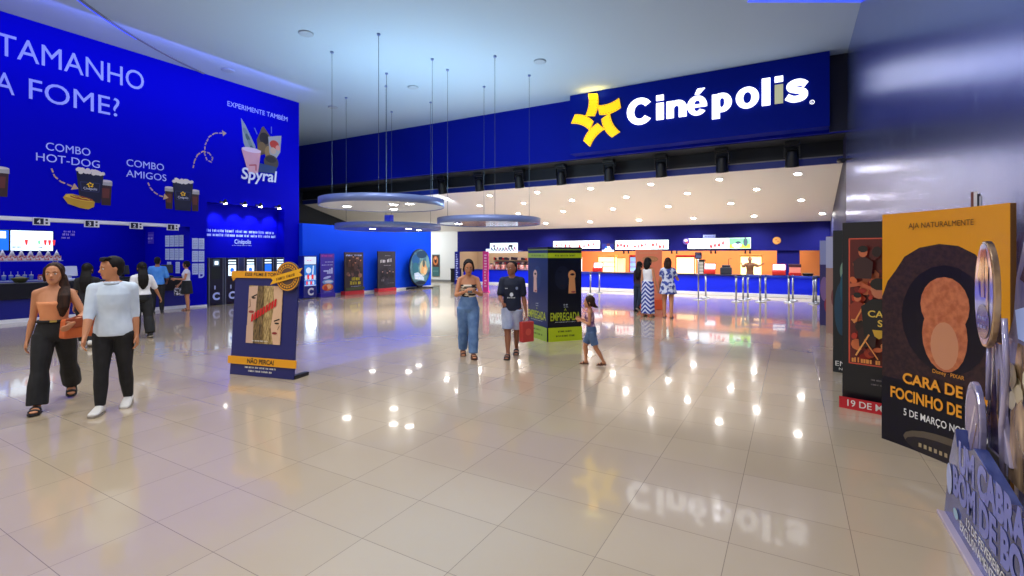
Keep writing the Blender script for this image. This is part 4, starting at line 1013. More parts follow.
mb = MB(); el = [(.8 * math.cos(2 * math.pi * k / 40), 1.08 + .96 * math.sin(2 * math.pi * k / 40)) for k in range(40)]; mb.slab(el, 0, .1, mat('oval_navy', (10, 30, 60), .4)); mb.build('panel', t, bevel=.01)
p = Print(I4, -.001, .002); p.ell(0, 1.08, .77, .93, noise_mat('oval_art', (16, 70, 110), (120, 170, 170), 2.2, .35))
p.ell(-.35, 1.5, .3, .25, C(20, 90, 150)); p.ell(.1, 1.75, .4, .2, C(14, 60, 90)); p.ell(.25, 1.05, .32, .4, C(196, 190, 150)); p.face([(.0, .8), (.35, .75), (.55, 1.0), (.3, 1.35), (.12, 1.2)], C(226, 170, 110)); p.ell(.25, 1.3, .1, .2, C(80, 90, 90)); p.ell(.35, .9, .12, .18, C(240, 200, 150))
p.ell(-.4, 1.0, .22, .35, C(40, 110, 130)); p.face([(-.45, .5), (.3, .4), (.2, .62), (-.2, .85), (-.5, .8)], C(196, 220, 245)); p.marks(-.4, .3, .5, .1, C(235, 240, 250), 4); p.marks(-.45, .25, .64, .1, C(235, 240, 250), 6); p.ell(.55, 1.35, .12, .3, C(110, 160, 170)); p.ell(-.02, .3, .4, .1, C(10, 40, 60))
p.build('poster_print', t)
mb = MB(); mb.box(-.75, .75, -.25, .3, 0, .06, CARD); mb.box(-.2, .2, .02, .08, .05, .3, CARD); mb.build('foot', t, bevel=.01)
# framed poster on the white wall
t = thing('framed_poster', 'small framed poster of a seated figure on the white back wall', 'poster', (-20.15, 25.29, 1.05), 0)
mb = MB(); mb.box(-.3, .3, -.05, 0, -.72, .7, mat('frame_teal', (70, 110, 110), .5)); mb.build('frame', t, bevel=.008)
p = Print(I4, -.051, .002); p.rect(-.27, -.1, .27, .66, C(70, 40, 34)); p.ell(0, .3, .2, .3, C(190, 110, 60)); p.ell(0, .3, .1, .16, C(50, 26, 30)); p.ell(0, .45, .07, .09, C(214, 150, 110)); p.rect(-.27, -.7, .27, -.1, C(60, 104, 106)); p.marks(-.2, .2, -.4, .05, C(130, 170, 170), 3); p.build('poster_print', t)
t = thing('waste_bin', 'black square waste bin standing against the white back wall', 'bin', (-17.9, 24.4, 0), R(10))
mb = MB(); mb.prism([(-.26, -.22), (.26, -.22), (.26, .22), (-.26, .22)], .03, .82, BLACK); mb.build('bin_body', t, bevel=.02)
mb = MB(); mb.prism([(-.28, -.24), (.28, -.24), (.28, .24), (-.28, .24)], .82, .9, mat('bin_lid', (30, 31, 36), .4)); mb.build('lid', t, bevel=.02)
# vertical sign posts of the candy stand
def totem(label, x, y, w, h, z0, m, tc, seed):
    t = thing('sign_post', label, 'sign', (x, y, 0), R(14), 'upright sign posts of the candy stand')
    mb = MB(); mb.box(-w / 2, w / 2, 0, .1, z0, h, m); mb.build('post', t, bevel=.01)
    mb = MB(); mb.box(-w / 2 - .03, w / 2 + .03, -.1, .2, 0, z0, m); mb.build('foot', t, bevel=.01)
    p = Print(I4, -.001, .002); r = random.Random(seed); z = h - .15; p.up()
    while z > .25:
        p.rect(-w * .22, z - .07, w * .22, z, tc, False) if r.random() < .5 else p.rect(-w * .22, z - .07, w * .05, z, tc, False); z -= .13
    p.build('lettering', t)
PINK = mat('pink_sign', (226, 50, 150), .45)
totem('bright pink upright sign post in front of the candy stand', -12.3, 19.05, .27, 1.9, .05, PINK, C(250, 190, 225), 4)
totem('dark blue upright sign post at the left corner of the candy stand', -17.1, 23.4, .3, 1.92, .05, FB, LETTER, 6)
# ---------------------------------------------------------------- main counter
t = thing('service_counter', 'long bright blue service counter with dark top under the menu boards', 'counter', (-4.9, 22.9, 0))
mb = MB(); mb.box(-6.4, 6.25, -.25, .3, .14, .84, CBLUE); mb.build('counter_front', t)
mb = MB(); mb.box(-6.45, 6.3, -.33, .38, .84, .9, mat('top_dark', (26, 28, 60), .3)); mb.build('counter_top', t, bevel=.01)
mb = MB(); mb.box(-6.4, 6.25, -.28, .3, 0, .14, WHITE); mb.build('plinth', t, bevel=.01)
RDB = mat('till_red', (200, 36, 30), .4)
till('red cash register with lit screen, just right of the lime banded column', (-8.2, 22.85, .9), 0, RDB, SCR, 'red cash registers on the blue counter', .48)
till('red cash register with lit screen, right of the tall sign post', (-3.1, 22.85, .9), 0, RDB, SCR, 'red cash registers on the blue counter', .48)
till('red cash register with lit screen in front of the navy pillar', (-.46, 22.85, .9), 0, RDB, SCR, 'red cash registers on the blue counter', .5)
t = thing('card_printer', 'dark boxy till printer with a thin cable pole on the blue counter', 'printer', (-2.45, 22.85, .9))
mb = MB(); mb.prism([(-.24, -.16), (.24, -.16), (.19, .16), (-.19, .16)], 0, .3, mat('printer_dark', (30, 36, 50), .4)); mb.build('body', t, bevel=.03)
mb = MB(); mb.box(-.17, .17, -.1, .12, .3, .4, mat('printer_dark')); mb.build('lid', t, bevel=.03)
mb = MB(); mb.tube([(.08, .05, .38), (.08, .05, .65), (.2, .05, .68)], .012, BLACK); mb.build('cable_pole', t)
t = thing('snack_warmer', 'dark red square snack warmer at the right end of the blue counter', 'warmer', (.1, 22.85, .9))
mb = MB(); mb.box(-.22, .22, -.16, .16, 0, .12, RDB); mb.build('base', t, bevel=.01)
mb = MB(); mb.box(-.22, .22, -.16, .16, .34, .46, C(60, 16, 30)); mb.build('top', t, bevel=.01)
mb = MB(); mb.box(-.2, .2, -.14, .14, .12, .34, mat('warm_dim', (200, 120, 110), .3, emit=(230, 120, 100), es=.5)); mb.build('glass_case', t)
t = thing('counter_tray', 'low black tray beside the red snack warmer', 'tray', (.55, 22.85, .9))
mb = MB(); mb.lathe([(.16, 0), (.2, .08), (.2, .1), (.17, .1), (.15, .02)], BLACK, 20); mb.build('tray', t)
# ---------------------------------------------------------------- menu boards on the bulkhead
YB = 25.235
def cells(cols):
    def d(p, w, h):
        p.rect(-w / 2, -h / 2, w / 2, h / 2, SCR); n = len(cols)
        for i, c in enumerate(cols):
            x0 = -w / 2 + w * i / n; x1 = x0 + w / n
            p.rect(x0 + .015, -h / 2 + .015, x1 - .015, h / 2 - .015, {'w': SCR, 'p': PALEM, 'g': SCG, 'm': MINT}[c])
            r = random.Random(i + int(w * 100)); 
            if c in 'pm':
                p.up()
                for k in range(4):
                    x = x0 + (k + .8) * (x1 - x0) / 5.2; z = r.uniform(-.3, .0) * h
                    p.ell(x, z, .07, .08, (SCR2, MID)[k % 2], 10, 0, False); p.rect(x - .04, z - .02, x + .03, z + .12, (MID, SCR2)[k % 2], False)
                p.marks(x0 + .1, x1 - .3, .28 * h, .05, SCD, i)
            if c == 'g':
                p.rect(x0 + .02, -h / 2 + .02, x1 - .02, -.1 * h, mat('scr_lime', (170, 220, 60), .4, emit=(150, 220, 60), es=1.0)); p.ell(x0 + .35, -.1, .2, .1, SCR); p.ell(x0 + .4, .03, .12, .07, SCD); p.ell(x1 - .22, .05, .1, .2, SCD)
    return d
PALEM = mat('screen_pale', (240, 240, 245), .4, emit=(250, 238, 240), es=1.2); MINT = mat('screen_mint', (220, 245, 240), .4, emit=(205, 245, 238), es=1.2); MID = mat('screen_pink', (210, 140, 150), .4, emit=(210, 140, 150), es=.8)
gm = 'menu boards over the blue counter'
screen('white menu board partly hidden by the black film column', (-10.35, YB, 2.29), 0, 2.75, .42, cells('pp'), gm, 'menu_board')
screen('long white menu board above the women queueing', (-6.75, YB, 2.25), 0, 2.75, .47, cells('ppm'), gm, 'menu_board')
screen('menu board with white panels and a green right end', (-3.06, YB, 2.28), 0, 2.8, .5, cells('wpg'), gm, 'menu_board')
def drom(p, w, h):
    p.rect(-w / 2, -h / 2, w / 2, h / 2, C(10, 26, 130)); p.rect(-w / 2, -h / 2, w / 2, -h * .3, SCR); p.face([(-.2, -.12), (.22, -.12), (.06, .1), (-.04, .1)], SCR); p.ell(.02, .14, .1, .09, C(90, 40, 70)); p.ell(-.08, .0, .07, .06, SCB)
screen('small dark blue promo screen with a white mound between two menu boards', (-8.52, YB, 2.12), 0, .66, .42, drom, gm, 'promo_screen')
t = thing('header_plate', 'small pale blue header plate on top of the menu board with the green end', 'sign', (-3.46, YB - .02, 2.6)); mb = MB(); mb.box(-.28, .28, -.03, .03, -.05, .1, C(150, 165, 230)); mb.build('plate', t, bevel=.006); p = Print(I4, -.031); p.marks(-.22, .22, -.01, .06, C(60, 70, 150), 4); p.build('print', t)
t = thing('round_badge', 'round purple and white badge at the left corner of the third menu board', 'badge', (-4.52, YB - .0, 2.4)); mb = MB(RX(R(90))); mb.lathe([(.16, 0), (.16, .03)], C(90, 70, 160), 24); mb.build('disc', t); p = Print(I4, -.031); p.ell(-.02, .04, .1, .06, WHITE); p.ell(.03, -.05, .07, .05, C(200, 70, 70)); p.build('print', t)
t = thing('round_plaque', 'round orange plaque alone on the navy bulkhead', 'plaque', (-.6, 25.3, 2.38)); mb = MB(RX(R(90))); mb.lathe([(.17, 0), (.17, .02), (.15, .035)], C(226, 150, 60), 28); mb.build('disc', t); p = Print(I4, -.036); p.ell(0, 0, .14, .14, C(236, 170, 90)); p.ell(-.03, .04, .05, .03, C(200, 120, 50)); p.ell(.05, -.04, .05, .04, C(214, 130, 60)); p.build('print', t)
# small dark lamps hanging under the bulkhead edge
k = 0
hl = thing('hanging_spot', 'x', 'spotlight', (0, 25.35, 1.93), 0, 'small black spots under the bulkhead edge')
mb = MB(); mb.box(-.03, .03, -.03, .03, -.06, 0, BLACK); mb.build('base', hl); mb = MB(); mb.cyl((0, 0, -.14), (0, 0, -.05), .045, BLACK, n=12); mb.build('lamp_head', hl)
for i, x in enumerate((-10.9, -10.65, -7.7, -7.45, -5.25, -5.0, -3.4, -3.2, -1.9, -1.7)):
    lb = 'tiny black spot under the navy bulkhead edge, %s from the right' % ORD[9 - i]
    if i == 0: hl.location.x = x; hl['label'] = lb
    else: dup(hl, (x, 25.35, 1.93), None, lb)
# ---------------------------------------------------------------- kitchen behind the counter
WARM = mat('case_glow', (255, 235, 190), .4, emit=(255, 214, 150), es=2.2); COOL = mat('fridge_glow', (230, 240, 255), .4, emit=(220, 235, 255), es=1.2)
IVORY = mat('case_ivory', (230, 200, 150), .4)
def case(label, x, w, z0, z1, glow, hood, cat='warmer', name='popcorn_warmer', y=26.2, shelves=2, top=None):
    t = thing(name, label, cat, (x, y, 0), 0, 'lit cabinets behind the blue counter')
    mb = MB(); mb.box(-w / 2, w / 2, 0, .5, 0, z0, IVORY); mb.build('lower_cabinet', t, bevel=.01)
    mb = MB(); mb.box(-w / 2, w / 2, 0, .5, z1 - .12, z1, hood); mb.build('hood', t, bevel=.02)
    mb = MB(); mb.box(-w / 2 + .03, w / 2 - .03, .06, .46, z0, z1 - .12, glow); mb.build('lit_case', t)
    mb = MB()
    for sx in (-1, 1): mb.box(sx * (w / 2 - .02) - .02, sx * (w / 2 - .02) + .02, 0, .05, z0, z1 - .1, hood)
    for q in range(shelves): z = z0 + (z1 - .12 - z0) * (q + 1) / (shelves + 1); mb.box(-w / 2, w / 2, .02, .06, z - .012, z + .012, hood)
    mb.build('case_frame', t)
    return t
HOODR = mat('hood_red', (190, 40, 30), .4); HOODY = mat('hood_gold', (226, 170, 90), .4)
case('white lit cabinet at the left end of the kitchen beside the black film column', -10.9, .75, .8, 1.6, COOL, mat('hood_pale', (220, 200, 180), .4), shelves=1)
case('amber hooded popcorn cabinet left of the drinks fridge with red header', -8.95, 1.0, .8, 1.72, WARM, HOODY)
case('lit drinks fridge with red header behind the dark-haired woman in the queue', -7.35, .62, .3, 1.72, mat('fridge_blueglow', (150, 190, 230), .4, emit=(130, 180, 235), es=.9), HOODR, 'fridge', 'drinks_fridge', shelves=4)
case('wide bright lit popcorn cabinet with red top, right of the patterned dress', -4.75, .95, .75, 1.72, WARM, HOODR, shelves=0)
case('narrow grey glass cabinet beside the wide bright popcorn cabinet', -3.98, .28, .75, 1.5, mat('grey_glow', (190, 190, 180), .4, emit=(190, 190, 180), es=.5), BLACK, shelves=3)
case('bright popcorn cabinet behind the brown figure, left of the navy pillar', -1.72, .98, .75, 1.76, WARM, HOODY, shelves=0)
t = thing('orange_machine', 'slim ivory machine beside the amber hooded popcorn cabinet', 'machine', (-8.15, 26.2, 0)); mb = MB(); mb.box(-.17, .17, 0, .4, 0, 1.55, mat('ivory_lit', (255, 226, 180), .4, emit=(255, 215, 160), es=.8)); mb.build('body', t, bevel=.02); mb = MB(); mb.box(-.2, .2, -.02, .42, 1.55, 1.62, HOODY); mb.build('cap', t, bevel=.01)
lamp('AREA', 'kitchen_lamp', (-5.0, 26.2, 2.58), 300, (1, .78, .52), 11, (0, 0, 0), sy=1.6)
lamp('AREA', 'candy_lamp', (-15.0, 26.4, 2.58), 90, (1, .86, .7), 6, (0, 0, 0), sy=1.6)
# terracotta panel standing in front of the counter
t = thing('display_board', 'tall terracotta display panel standing behind the queueing women', 'display', (-4.33, 15.55, 0), R(25))
TER = mat('terracotta', (236, 134, 98), .45)
mb = MB(); mb.box(0, .82, 0, .08, .05, 1.9, TER); mb.build('panel', t, bevel=.01); mb = MB(); mb.box(-.02, .84, -.1, .25, 0, .32, mat('terracotta_foot', (236, 96, 50), .4)); mb.build('foot', t, bevel=.02)
p = Print(I4, -.001); p.marks(.12, .7, 1.78, .04, C(226, 170, 120), 3); p.ell(.45, 1.6, .25, .1, C(196, 130, 84)); p.marks(.2, .68, 1.58, .05, C(216, 160, 110), 5); p.build('print', t)
# ---------------------------------------------------------------- candy stand
t = thing('candy_counter', 'blue candy stand counter below the white candy sign', 'counter', (-14.8, 25.1, 0))
mb = MB(); mb.box(-2.9, 2.6, -.2, .35, .1, .8, CBLUE); mb.build('counter_front', t); mb = MB(); mb.box(-2.95, 2.65, -.25, .4, .8, .85, FB); mb.build('counter_top', t, bevel=.01); mb = MB(); mb.box(-2.9, 2.6, -.22, .35, 0, .1, WHITE); mb.build('plinth', t)
t = thing('candy_sign', 'white lit candy sign with jumbled dark lettering on the blue bulkhead', 'sign', (-14.95, 25.22, 2.14))
mb = MB(); mb.box(-1.0, .9, 0, .06, -.28, .3, SCR); mb.box(-1.3, -1.0, 0, .06, -.28, -.05, SCR); mb.build('panel', t, bevel=.01)
p = Print(I4, -.001); 
r = random.Random(4); p.up()
for k in range(9): p.line([(-.95 + .2 * k, -.2), (-.88 + .2 * k, .02 + .08 * r.random()), (-.8 + .2 * k, -.15)], .06, (C(90, 60, 130), C(60, 60, 80), C(200, 90, 140))[k % 3], False)
p.ell(.45, .12, .16, .07, C(60, 40, 60)); p.ell(-.7, .12, .1, .08, C(200, 190, 220)); p.marks(.95, 1.3, -.22, .1, C(130, 150, 240), 3); p.build('lettering', t)
gc = 'goods on the candy stand'
jar = thing('candy_jar', 'x', 'jar', (0, 25.1, .85), 0, gc)
mb = MB(); mb.lathe([(.1, 0), (.13, .04), (.13, .26), (.09, .3)], noise_mat('candy_mix', (220, 60, 60), (250, 230, 220), 24, .3, lo=.4, hi=.6), 16); mb.build('jar_body', jar); mb = MB(); mb.lathe([(.1, .3), (.1, .35), (.03, .37)], C(60, 40, 60), 16); mb.build('lid', jar)
for i in range(8):
    lb = 'candy jar of red and white sweets on the candy counter, %s from the left' % ORD[i]; X = -16.2 + .42 * i
    if i == 0: jar.location.x = X; jar['label'] = lb
    else: dup(jar, (X, 25.1, .85), None, lb)
t = thing('candy_rack', 'tall candy rack of dark and red packets behind the candy jars', 'rack', (-15.1, 26.6, 0), 0)
mb = MB(); mb.box(-1.6, 1.0, .3, .34, 0, 1.7, BEIG); mb.build('back_board', t)
for z in (.8, 1.1, 1.4):
    mb = MB(); mb.box(-1.6, 1.0, .0, .3, z - .02, z, IVORY); mb.build('shelf', t)
    r = random.Random(int(z * 10)); x = -1.5; kk = 0
    while x < .85:
        ww = r.uniform(.1, .18); mb = MB(T((-15.1, 26.6, z)))
        hh_ = r.uniform(.14, .23); mb.prism([(x, .06), (x + ww - .02, .06), (x + ww - .02, .16), (x, .16)], 0, hh_ * .85, [C(60, 40, 60), C(180, 40, 50), C(40, 40, 70), C(220, 200, 190)][r.randint(0, 3)]); mb.prism([(x + .01, .09), (x + ww - .03, .09), (x + ww - .03, .12), (x + .01, .12)], hh_ * .85, hh_, C(200, 190, 186))
        o = mb.build('candy_packet', bevel=.006); tag(o, 'candy packet on the %s shelf of the candy rack, %s from the left' % ({.8: 'lowest', 1.1: 'middle', 1.4: 'topmost'}[z], ORD[min(kk, 23)]), 'candy packet', 'packets on the candy rack'); kk += 1; x += ww
t = thing('promo_poster', 'orange and blue promo poster on the right side inside the candy stand', 'poster', (-12.75, 25.9, 1.55)); mb = MB(); mb.box(-.5, .5, 0, .04, -.45, .33, C(226, 96, 40)); mb.build('board', t, bevel=.006); mb = MB(); mb.box(-.03, .03, .04, .08, -1.55, .2, BLACK); mb.box(-.2, .2, -.12, .2, -1.55, -1.52, BLACK); mb.build('stand', t); p = Print(I4, -.001); p.ell(-.05, .05, .28, .22, C(20, 60, 190)); p.rect(-.3, -.43, .35, -.18, C(235, 235, 240)); p.ell(.1, -.1, .1, .14, C(240, 220, 210)); p.build('print', t)
mb = MB()
# ---------------------------------------------------------------- queue posts
PG = 'steel queue posts before the blue counter'
qp = thing('queue_post', 'x', 'queue post', (0, 0, 0), 0, PG)
mb = MB(); mb.lathe([(.17, 0), (.17, .015), (.15, .03), (.05, .05), (.035, .06)], STEEL, 24); mb.build('base', qp)
mb = MB(); mb.cyl((0, 0, .05), (0, 0, .9), .034, STEEL, n=14); mb.build('post', qp)
mb = MB(); mb.lathe([(.04, .88), (.045, .9), (.045, .96), (.03, .975), (.0, .975)], mat('post_cap', (60, 70, 110), .4), 16); mb.build('cap', qp)
posts = [(-1.79, 19.8, 'leftmost of the front pair before the printer'), (-1.62, 20.6, 'middle post of the group of three'), (-1.5, 21.2, 'rear post of the group of three'), (-1.02, 20.2, 'front post of the second pair'), (-.88, 21.2, 'rear post of the second pair'), (-.1, 20.5, 'front post of the third pair'), (.03, 21.4, 'rear post of the third pair'), (.66, 20.3, 'front post of the pair nearest the metal wall'), (.76, 21.0, 'rear post of the pair nearest the metal wall'), (-3.0, 20.9, 'single post right of the tall sign post'), (-7.65, 20.3, 'left post between the film column and the child'), (-7.6, 21.3, 'right post between the film column and the child'), (-9.4, 20.3, 'front post hidden behind the film column'), (-9.4, 21.3, 'rear post hidden behind the film column')]
BELT = mat('belt_blue', (24, 60, 200), .5)
objs = []
for i, (x, y, lb) in enumerate(posts):
    lab = 'steel belt post in the queue lane, ' + lb
    if i == 0: qp.location = (x, y, 0); qp['label'] = lab; q = qp
    else: q = dup(qp, (x, y, 0), None, lab)
    objs.append(q)
def belt(i, j=None, to=None):
    a = Vector(posts[i][:2]); b = Vector(to) if to else Vector(posts[j][:2]); d = b - a; n = Vector((-d.y, d.x)).normalized() * .004
    mb = MB(); mb.prism([tuple(-n), tuple(d - n), tuple(d + n), tuple(n)], .9, .945, BELT); mb.build('belt', objs[i])
belt(0, 3); belt(3, 5); belt(5, 7); belt(2, 4); belt(4, 6); belt(6, 8); belt(10, 12); belt(11, 13)
t = thing('sign_stand', 'tall slim steel stand with a dark sign plate before the blue counter', 'sign stand', (-3.13, 19.95, 0))
mb = MB(); mb.lathe([(.22, 0), (.22, .012), (.05, .03), (.03, .04)], STEEL, 24); mb.build('base', t); mb = MB(); mb.cyl((0, 0, .03), (0, 0, 1.62), .026, STEEL, n=12); mb.build('post', t)
mb = MB(); mb.box(-.12, .12, -.015, .015, 1.58, 1.84, mat('plate_dark', (40, 46, 80), .4)); mb.build('sign_plate', t, bevel=.006); p = Print(I4, -.016); p.rect(-.09, 1.62, .09, 1.72, C(110, 130, 190)); p.marks(-.08, .08, 1.76, .03, LETTER, 3); p.build('sign_print', t)
# ---------------------------------------------------------------- people
SKIN_L = mat('skin_light', (205, 150, 118), .5); SKIN_M = mat('skin_tan', (196, 132, 92), .5); SKIN_D = mat('skin_brown', (150, 96, 68), .5)
HAIRK = noise_mat('hair_black', (10, 8, 9), (22, 16, 14), 40, .65, spec=.25, stretch=(1, 1, .15)); HAIRB = noise_mat('hair_brown', (34, 20, 14), (60, 36, 24), 40, .65, spec=.25, stretch=(1, 1, .15))
EYEW = mat('eye_white', (225, 220, 215), .3); EYED = mat('eye_dark', (25, 15, 12), .2); LIPC = mat('lip', (165, 84, 78), .4)
def fuse(mb, vox, it=3, fac=.5):
    me = mb.mesh('tmp'); o = bpy.data.objects.new('tmp', me); COL.objects.link(o)
    m = o.modifiers.new('r', 'REMESH'); m.mode = 'VOXEL'; m.voxel_size = vox; m.use_smooth_shade = True
    if it: s = o.modifiers.new('s', 'SMOOTH'); s.factor = fac; s.iterations = it
    dg = bpy.context.evaluated_depsgraph_get()
    me2 = bpy.data.meshes.new_from_object(o.evaluated_get(dg)); mats = mb.mats[:1]
    bpy.data.objects.remove(o); bpy.data.meshes.remove(me)
    me2.materials.clear()
    for q in mats: me2.materials.append(q)
    for p in me2.polygons: p.use_smooth = True; p.material_index = 0
    return me2
def put(name, me, parent):
    o = bpy.data.objects.new(name, me); COL.objects.link(o); o.parent = parent; return o
def limb(mb, pts, rad, m, flat=1.0, ref=None, n=12, cap=True):
    pts = [Vector(p) for p in pts]; rings = []
    ref = Vector(ref) if ref is not None else Vector((1, 0, 0))
    dirs = []
    for i in range(len(pts)):
        d = (pts[min(i + 1, len(pts) - 1)] - pts[max(i - 1, 0)]).normalized(); dirs.append(d)
    for i, p in enumerate(pts):
        d = dirs[i]; u = (ref - d * ref.dot(d))
        if u.length < .05: u = d.orthogonal()
        u.normalize(); w = d.cross(u)
        rings.append((p, u, w, rad[i], rad[i] * flat))
    if cap:
        a = rings[0]; b = rings[-1]
        rings = [(a[0] - dirs[0] * a[3] * .6, a[1], a[2], a[3] * .55, a[4] * .55)] + rings + [(b[0] + dirs[-1] * b[3] * .6, b[1], b[2], b[3] * .55, b[4] * .55)]
    mb.loft(rings, m, n)
TORSO = {  # height fraction above crotch -> neck, half width, half depth, forward shift
    'm': [(0.0, .060, .050, 0), (.08, .086, .064, .004), (.2, .088, .064, .004), (.42, .078, .056, -.002), (.62, .086, .064, -.004), (.78, .094, .064, -.002), (.90, .088, .050, .004), (.96, .052, .042, .006), (1.0, .036, .036, .004)],
    'f': [(0.0, .062, .052, 0), (.08, .100, .070, .006), (.2, .098, .068, .006), (.42, .070, .052, -.002), (.62, .080, .062, -.008), (.70, .086, .070, -.012), (.80, .090, .058, -.002), (.90, .084, .046, .004), (.96, .048, .036, .006), (1.0, .031, .031, .004)]}
def dirv(a, o, s): return Vector((s * math.sin(o), -math.sin(a) * math.cos(o), -math.cos(a) * math.cos(o)))
def skeleton(H, sex, P):
    J = {'H': H, 'sex': sex}
    lean = R(P.get('lean', 2)); sway = R(P.get('sway', 0))
    up = Vector((math.sin(sway), -math.sin(lean), math.cos(lean))).normalized()
    J['up'] = up
    side = Vector((1, 0, 0)); tw = R(P.get('twist', 0)); sh = RZ(tw) @ side; sh = (sh - up * sh.dot(up)).normalized(); J['side'] = sh
    pel = Vector((0, 0, .51 * H)); crotch = pel - Vector((0, 0, .035 * H)); L = .375 * H
    J['crotch'] = crotch; J['L'] = L
    J['at'] = lambda t: crotch + up * (t * L)
    J['neck'] = crotch + up * L
    hw = (.052 if sex == 'm' else .054) * H
    low = 9
    for s, k in ((1, 'L'), (-1, 'R')):
        sw, kb, sp, toe = P.get('leg' + k, (0, 4, 2, 0))
        hip = pel + Vector((s * hw, 0, .0))
        d1 = dirv(R(sw), R(sp), s); knee = hip + d1 * (.245 * H); d2 = dirv(R(sw - kb), R(sp) * .7, s); ank = knee + d2 * (.228 * H)
        fp = R(P.get('foot' + k, 0)); ty = R(toe) * s
        fd = Vector((math.sin(ty) * math.cos(fp), -math.cos(ty) * math.cos(fp), -math.sin(fp)))
        J['hip' + k], J['knee' + k], J['ank' + k], J['fd' + k] = hip, knee, ank, fd
        fu = Vector((fd.x * math.tan(0), 0, 1)); fu = (fu - fd * fu.dot(fd)).normalized(); J['fu' + k] = fu
        heel = ank - fu * (.038 * H) - fd * (.02 * H); toe_ = ank - fu * (.038 * H) + fd * (.105 * H)
        J['heel' + k], J['toe' + k] = heel, toe_
        low = min(low, heel.z, toe_.z)
        uw, ab, eb, inn = P.get('arm' + k, (0, 8, 12, 0))
        sd = J['at'](.875) + sh * (s * (.095 if sex == 'm' else .088) * H)
        tilt = RZ(tw)
        e = sd + tilt @ dirv(R(uw), R(ab), s) * (.172 * H)
        fdv = tilt @ dirv(R(uw + eb), R(ab - inn), s)
        w = e + fdv * (.148 * H)
        J['sh' + k], J['el' + k], J['wr' + k], J['hd' + k] = sd, e, w, fdv
    dz = -low
    for k in list(J):
        if isinstance(J[k], Vector) and k not in ('up', 'side') and k[:2] not in ('fd', 'fu', 'hd'): J[k] = J[k] + Vector((0, 0, dz))
    c0 = J['crotch']; J['at'] = lambda t: c0 + up * (t * L)
    hy, hp = R(P.get('head', (0, 0))[0]), R(P.get('head', (0, 0))[1])
    J['headM'] = T(J['neck'] + up * (.018 * H)) @ RZ(hy + tw * .5) @ RX(hp)
    return J
def torso(mb, J, m, t0=0, t1=1, inf=0.0, kw=1.0, extra=None):
    H = J['H']; tab = TORSO[J['sex']]; f = Vector((0, -1, 0)); side = J['side']; up = J['up']; fw = up.cross(side)
    fw = fw if fw.y < 0 else -fw
    def samp(t):
        for i in range(len(tab) - 1):
            if tab[i][0] <= t <= tab[i + 1][0]:
                k = (t - tab[i][0]) / (tab[i + 1][0] - tab[i][0]); return [tab[i][q] * (1 - k) + tab[i + 1][q] * k for q in range(1, 4)]
        return tab[-1][1:] if t > .5 else tab[0][1:]
    ts = [t0 + (t1 - t0) * i / 16 for i in range(17)]
    rings = []
    for t in ts:
        a, b, sft = samp(max(0, min(1, t))); q = extra(t) if extra else 0
        b0 = Vector((1, 0, 0)); mixs = (b0.lerp(side, max(0, min(1, t)))).normalized()
        rings.append((J['at'](t) - fw * (sft * H), mixs, up.cross(mixs), a * H * kw + inf + q, b * H * kw + inf + q))
    mb.loft(rings, m, 20)
def hand(mb, J, k, m, curl=25):
    H = J['H']; s = 1 if k == 'L' else -1; d = J['hd' + k].normalized(); w0 = J['wr' + k]
    n = Vector((-s, 0, 0)); n = RZ(0) @ n; n = (n - d * n.dot(d)).normalized(); w = d.cross(n) ; w = w if w.y < 0 or abs(w.y) < .2 else -w
    pl = .055 * H
    mb.loft([(w0 - d * .01 * H, w, n, .015 * H, .012 * H), (w0 + d * pl * .35, w, n, .021 * H, .012 * H), (w0 + d * pl, w, n, .025 * H, .0095 * H), (w0 + d * pl * 1.12, w, n, .02 * H, .007 * H)], m, 12)
    for i, (off, ln) in enumerate(((.019, .040), (.0065, .046), (-.006, .043), (-.018, .034))):
        p = w0 + d * pl * 1.0 + w * (off * H); a = R(curl * .5 + 3 * i); pts = [p - d * .006 * H]; dd = d
        for q in range(3):
            a_ = R(curl) * (q + .6) * .8; dd = d * math.cos(a_) + n * math.sin(a_); p = p + dd * (ln * H / 3 * 1.05); pts.append(p)
        pts.insert(1, w0 + d * pl * 1.02 + w * (off * H)); limb(mb, pts, [.0058 * H, .0058 * H, .0054 * H, .005 * H, .0042 * H], m, n=8)
    b = w0 + d * pl * .35 + w * (.018 * H); td = (d * .75 + w * .6 + n * .25).normalized()
    limb(mb, [b, b + td * .022 * H, b + (td + d * .35).normalized() * .045 * H], [.0075 * H, .0068 * H, .005 * H], m, n=8)
HEAD = [(0.0, .12, -.30, .09), (.05, .19, -.24, .16), (.14, .245, -.15, .27), (.27, .29, -.07, .37), (.40, .32, -.03, .415), (.52, .335, -.01, .43), (.66, .345, .01, .445), (.80, .32, .02, .415), (.91, .235, .03, .32), (.98, .11, .03, .16), (1.0, .04, .03, .06)]
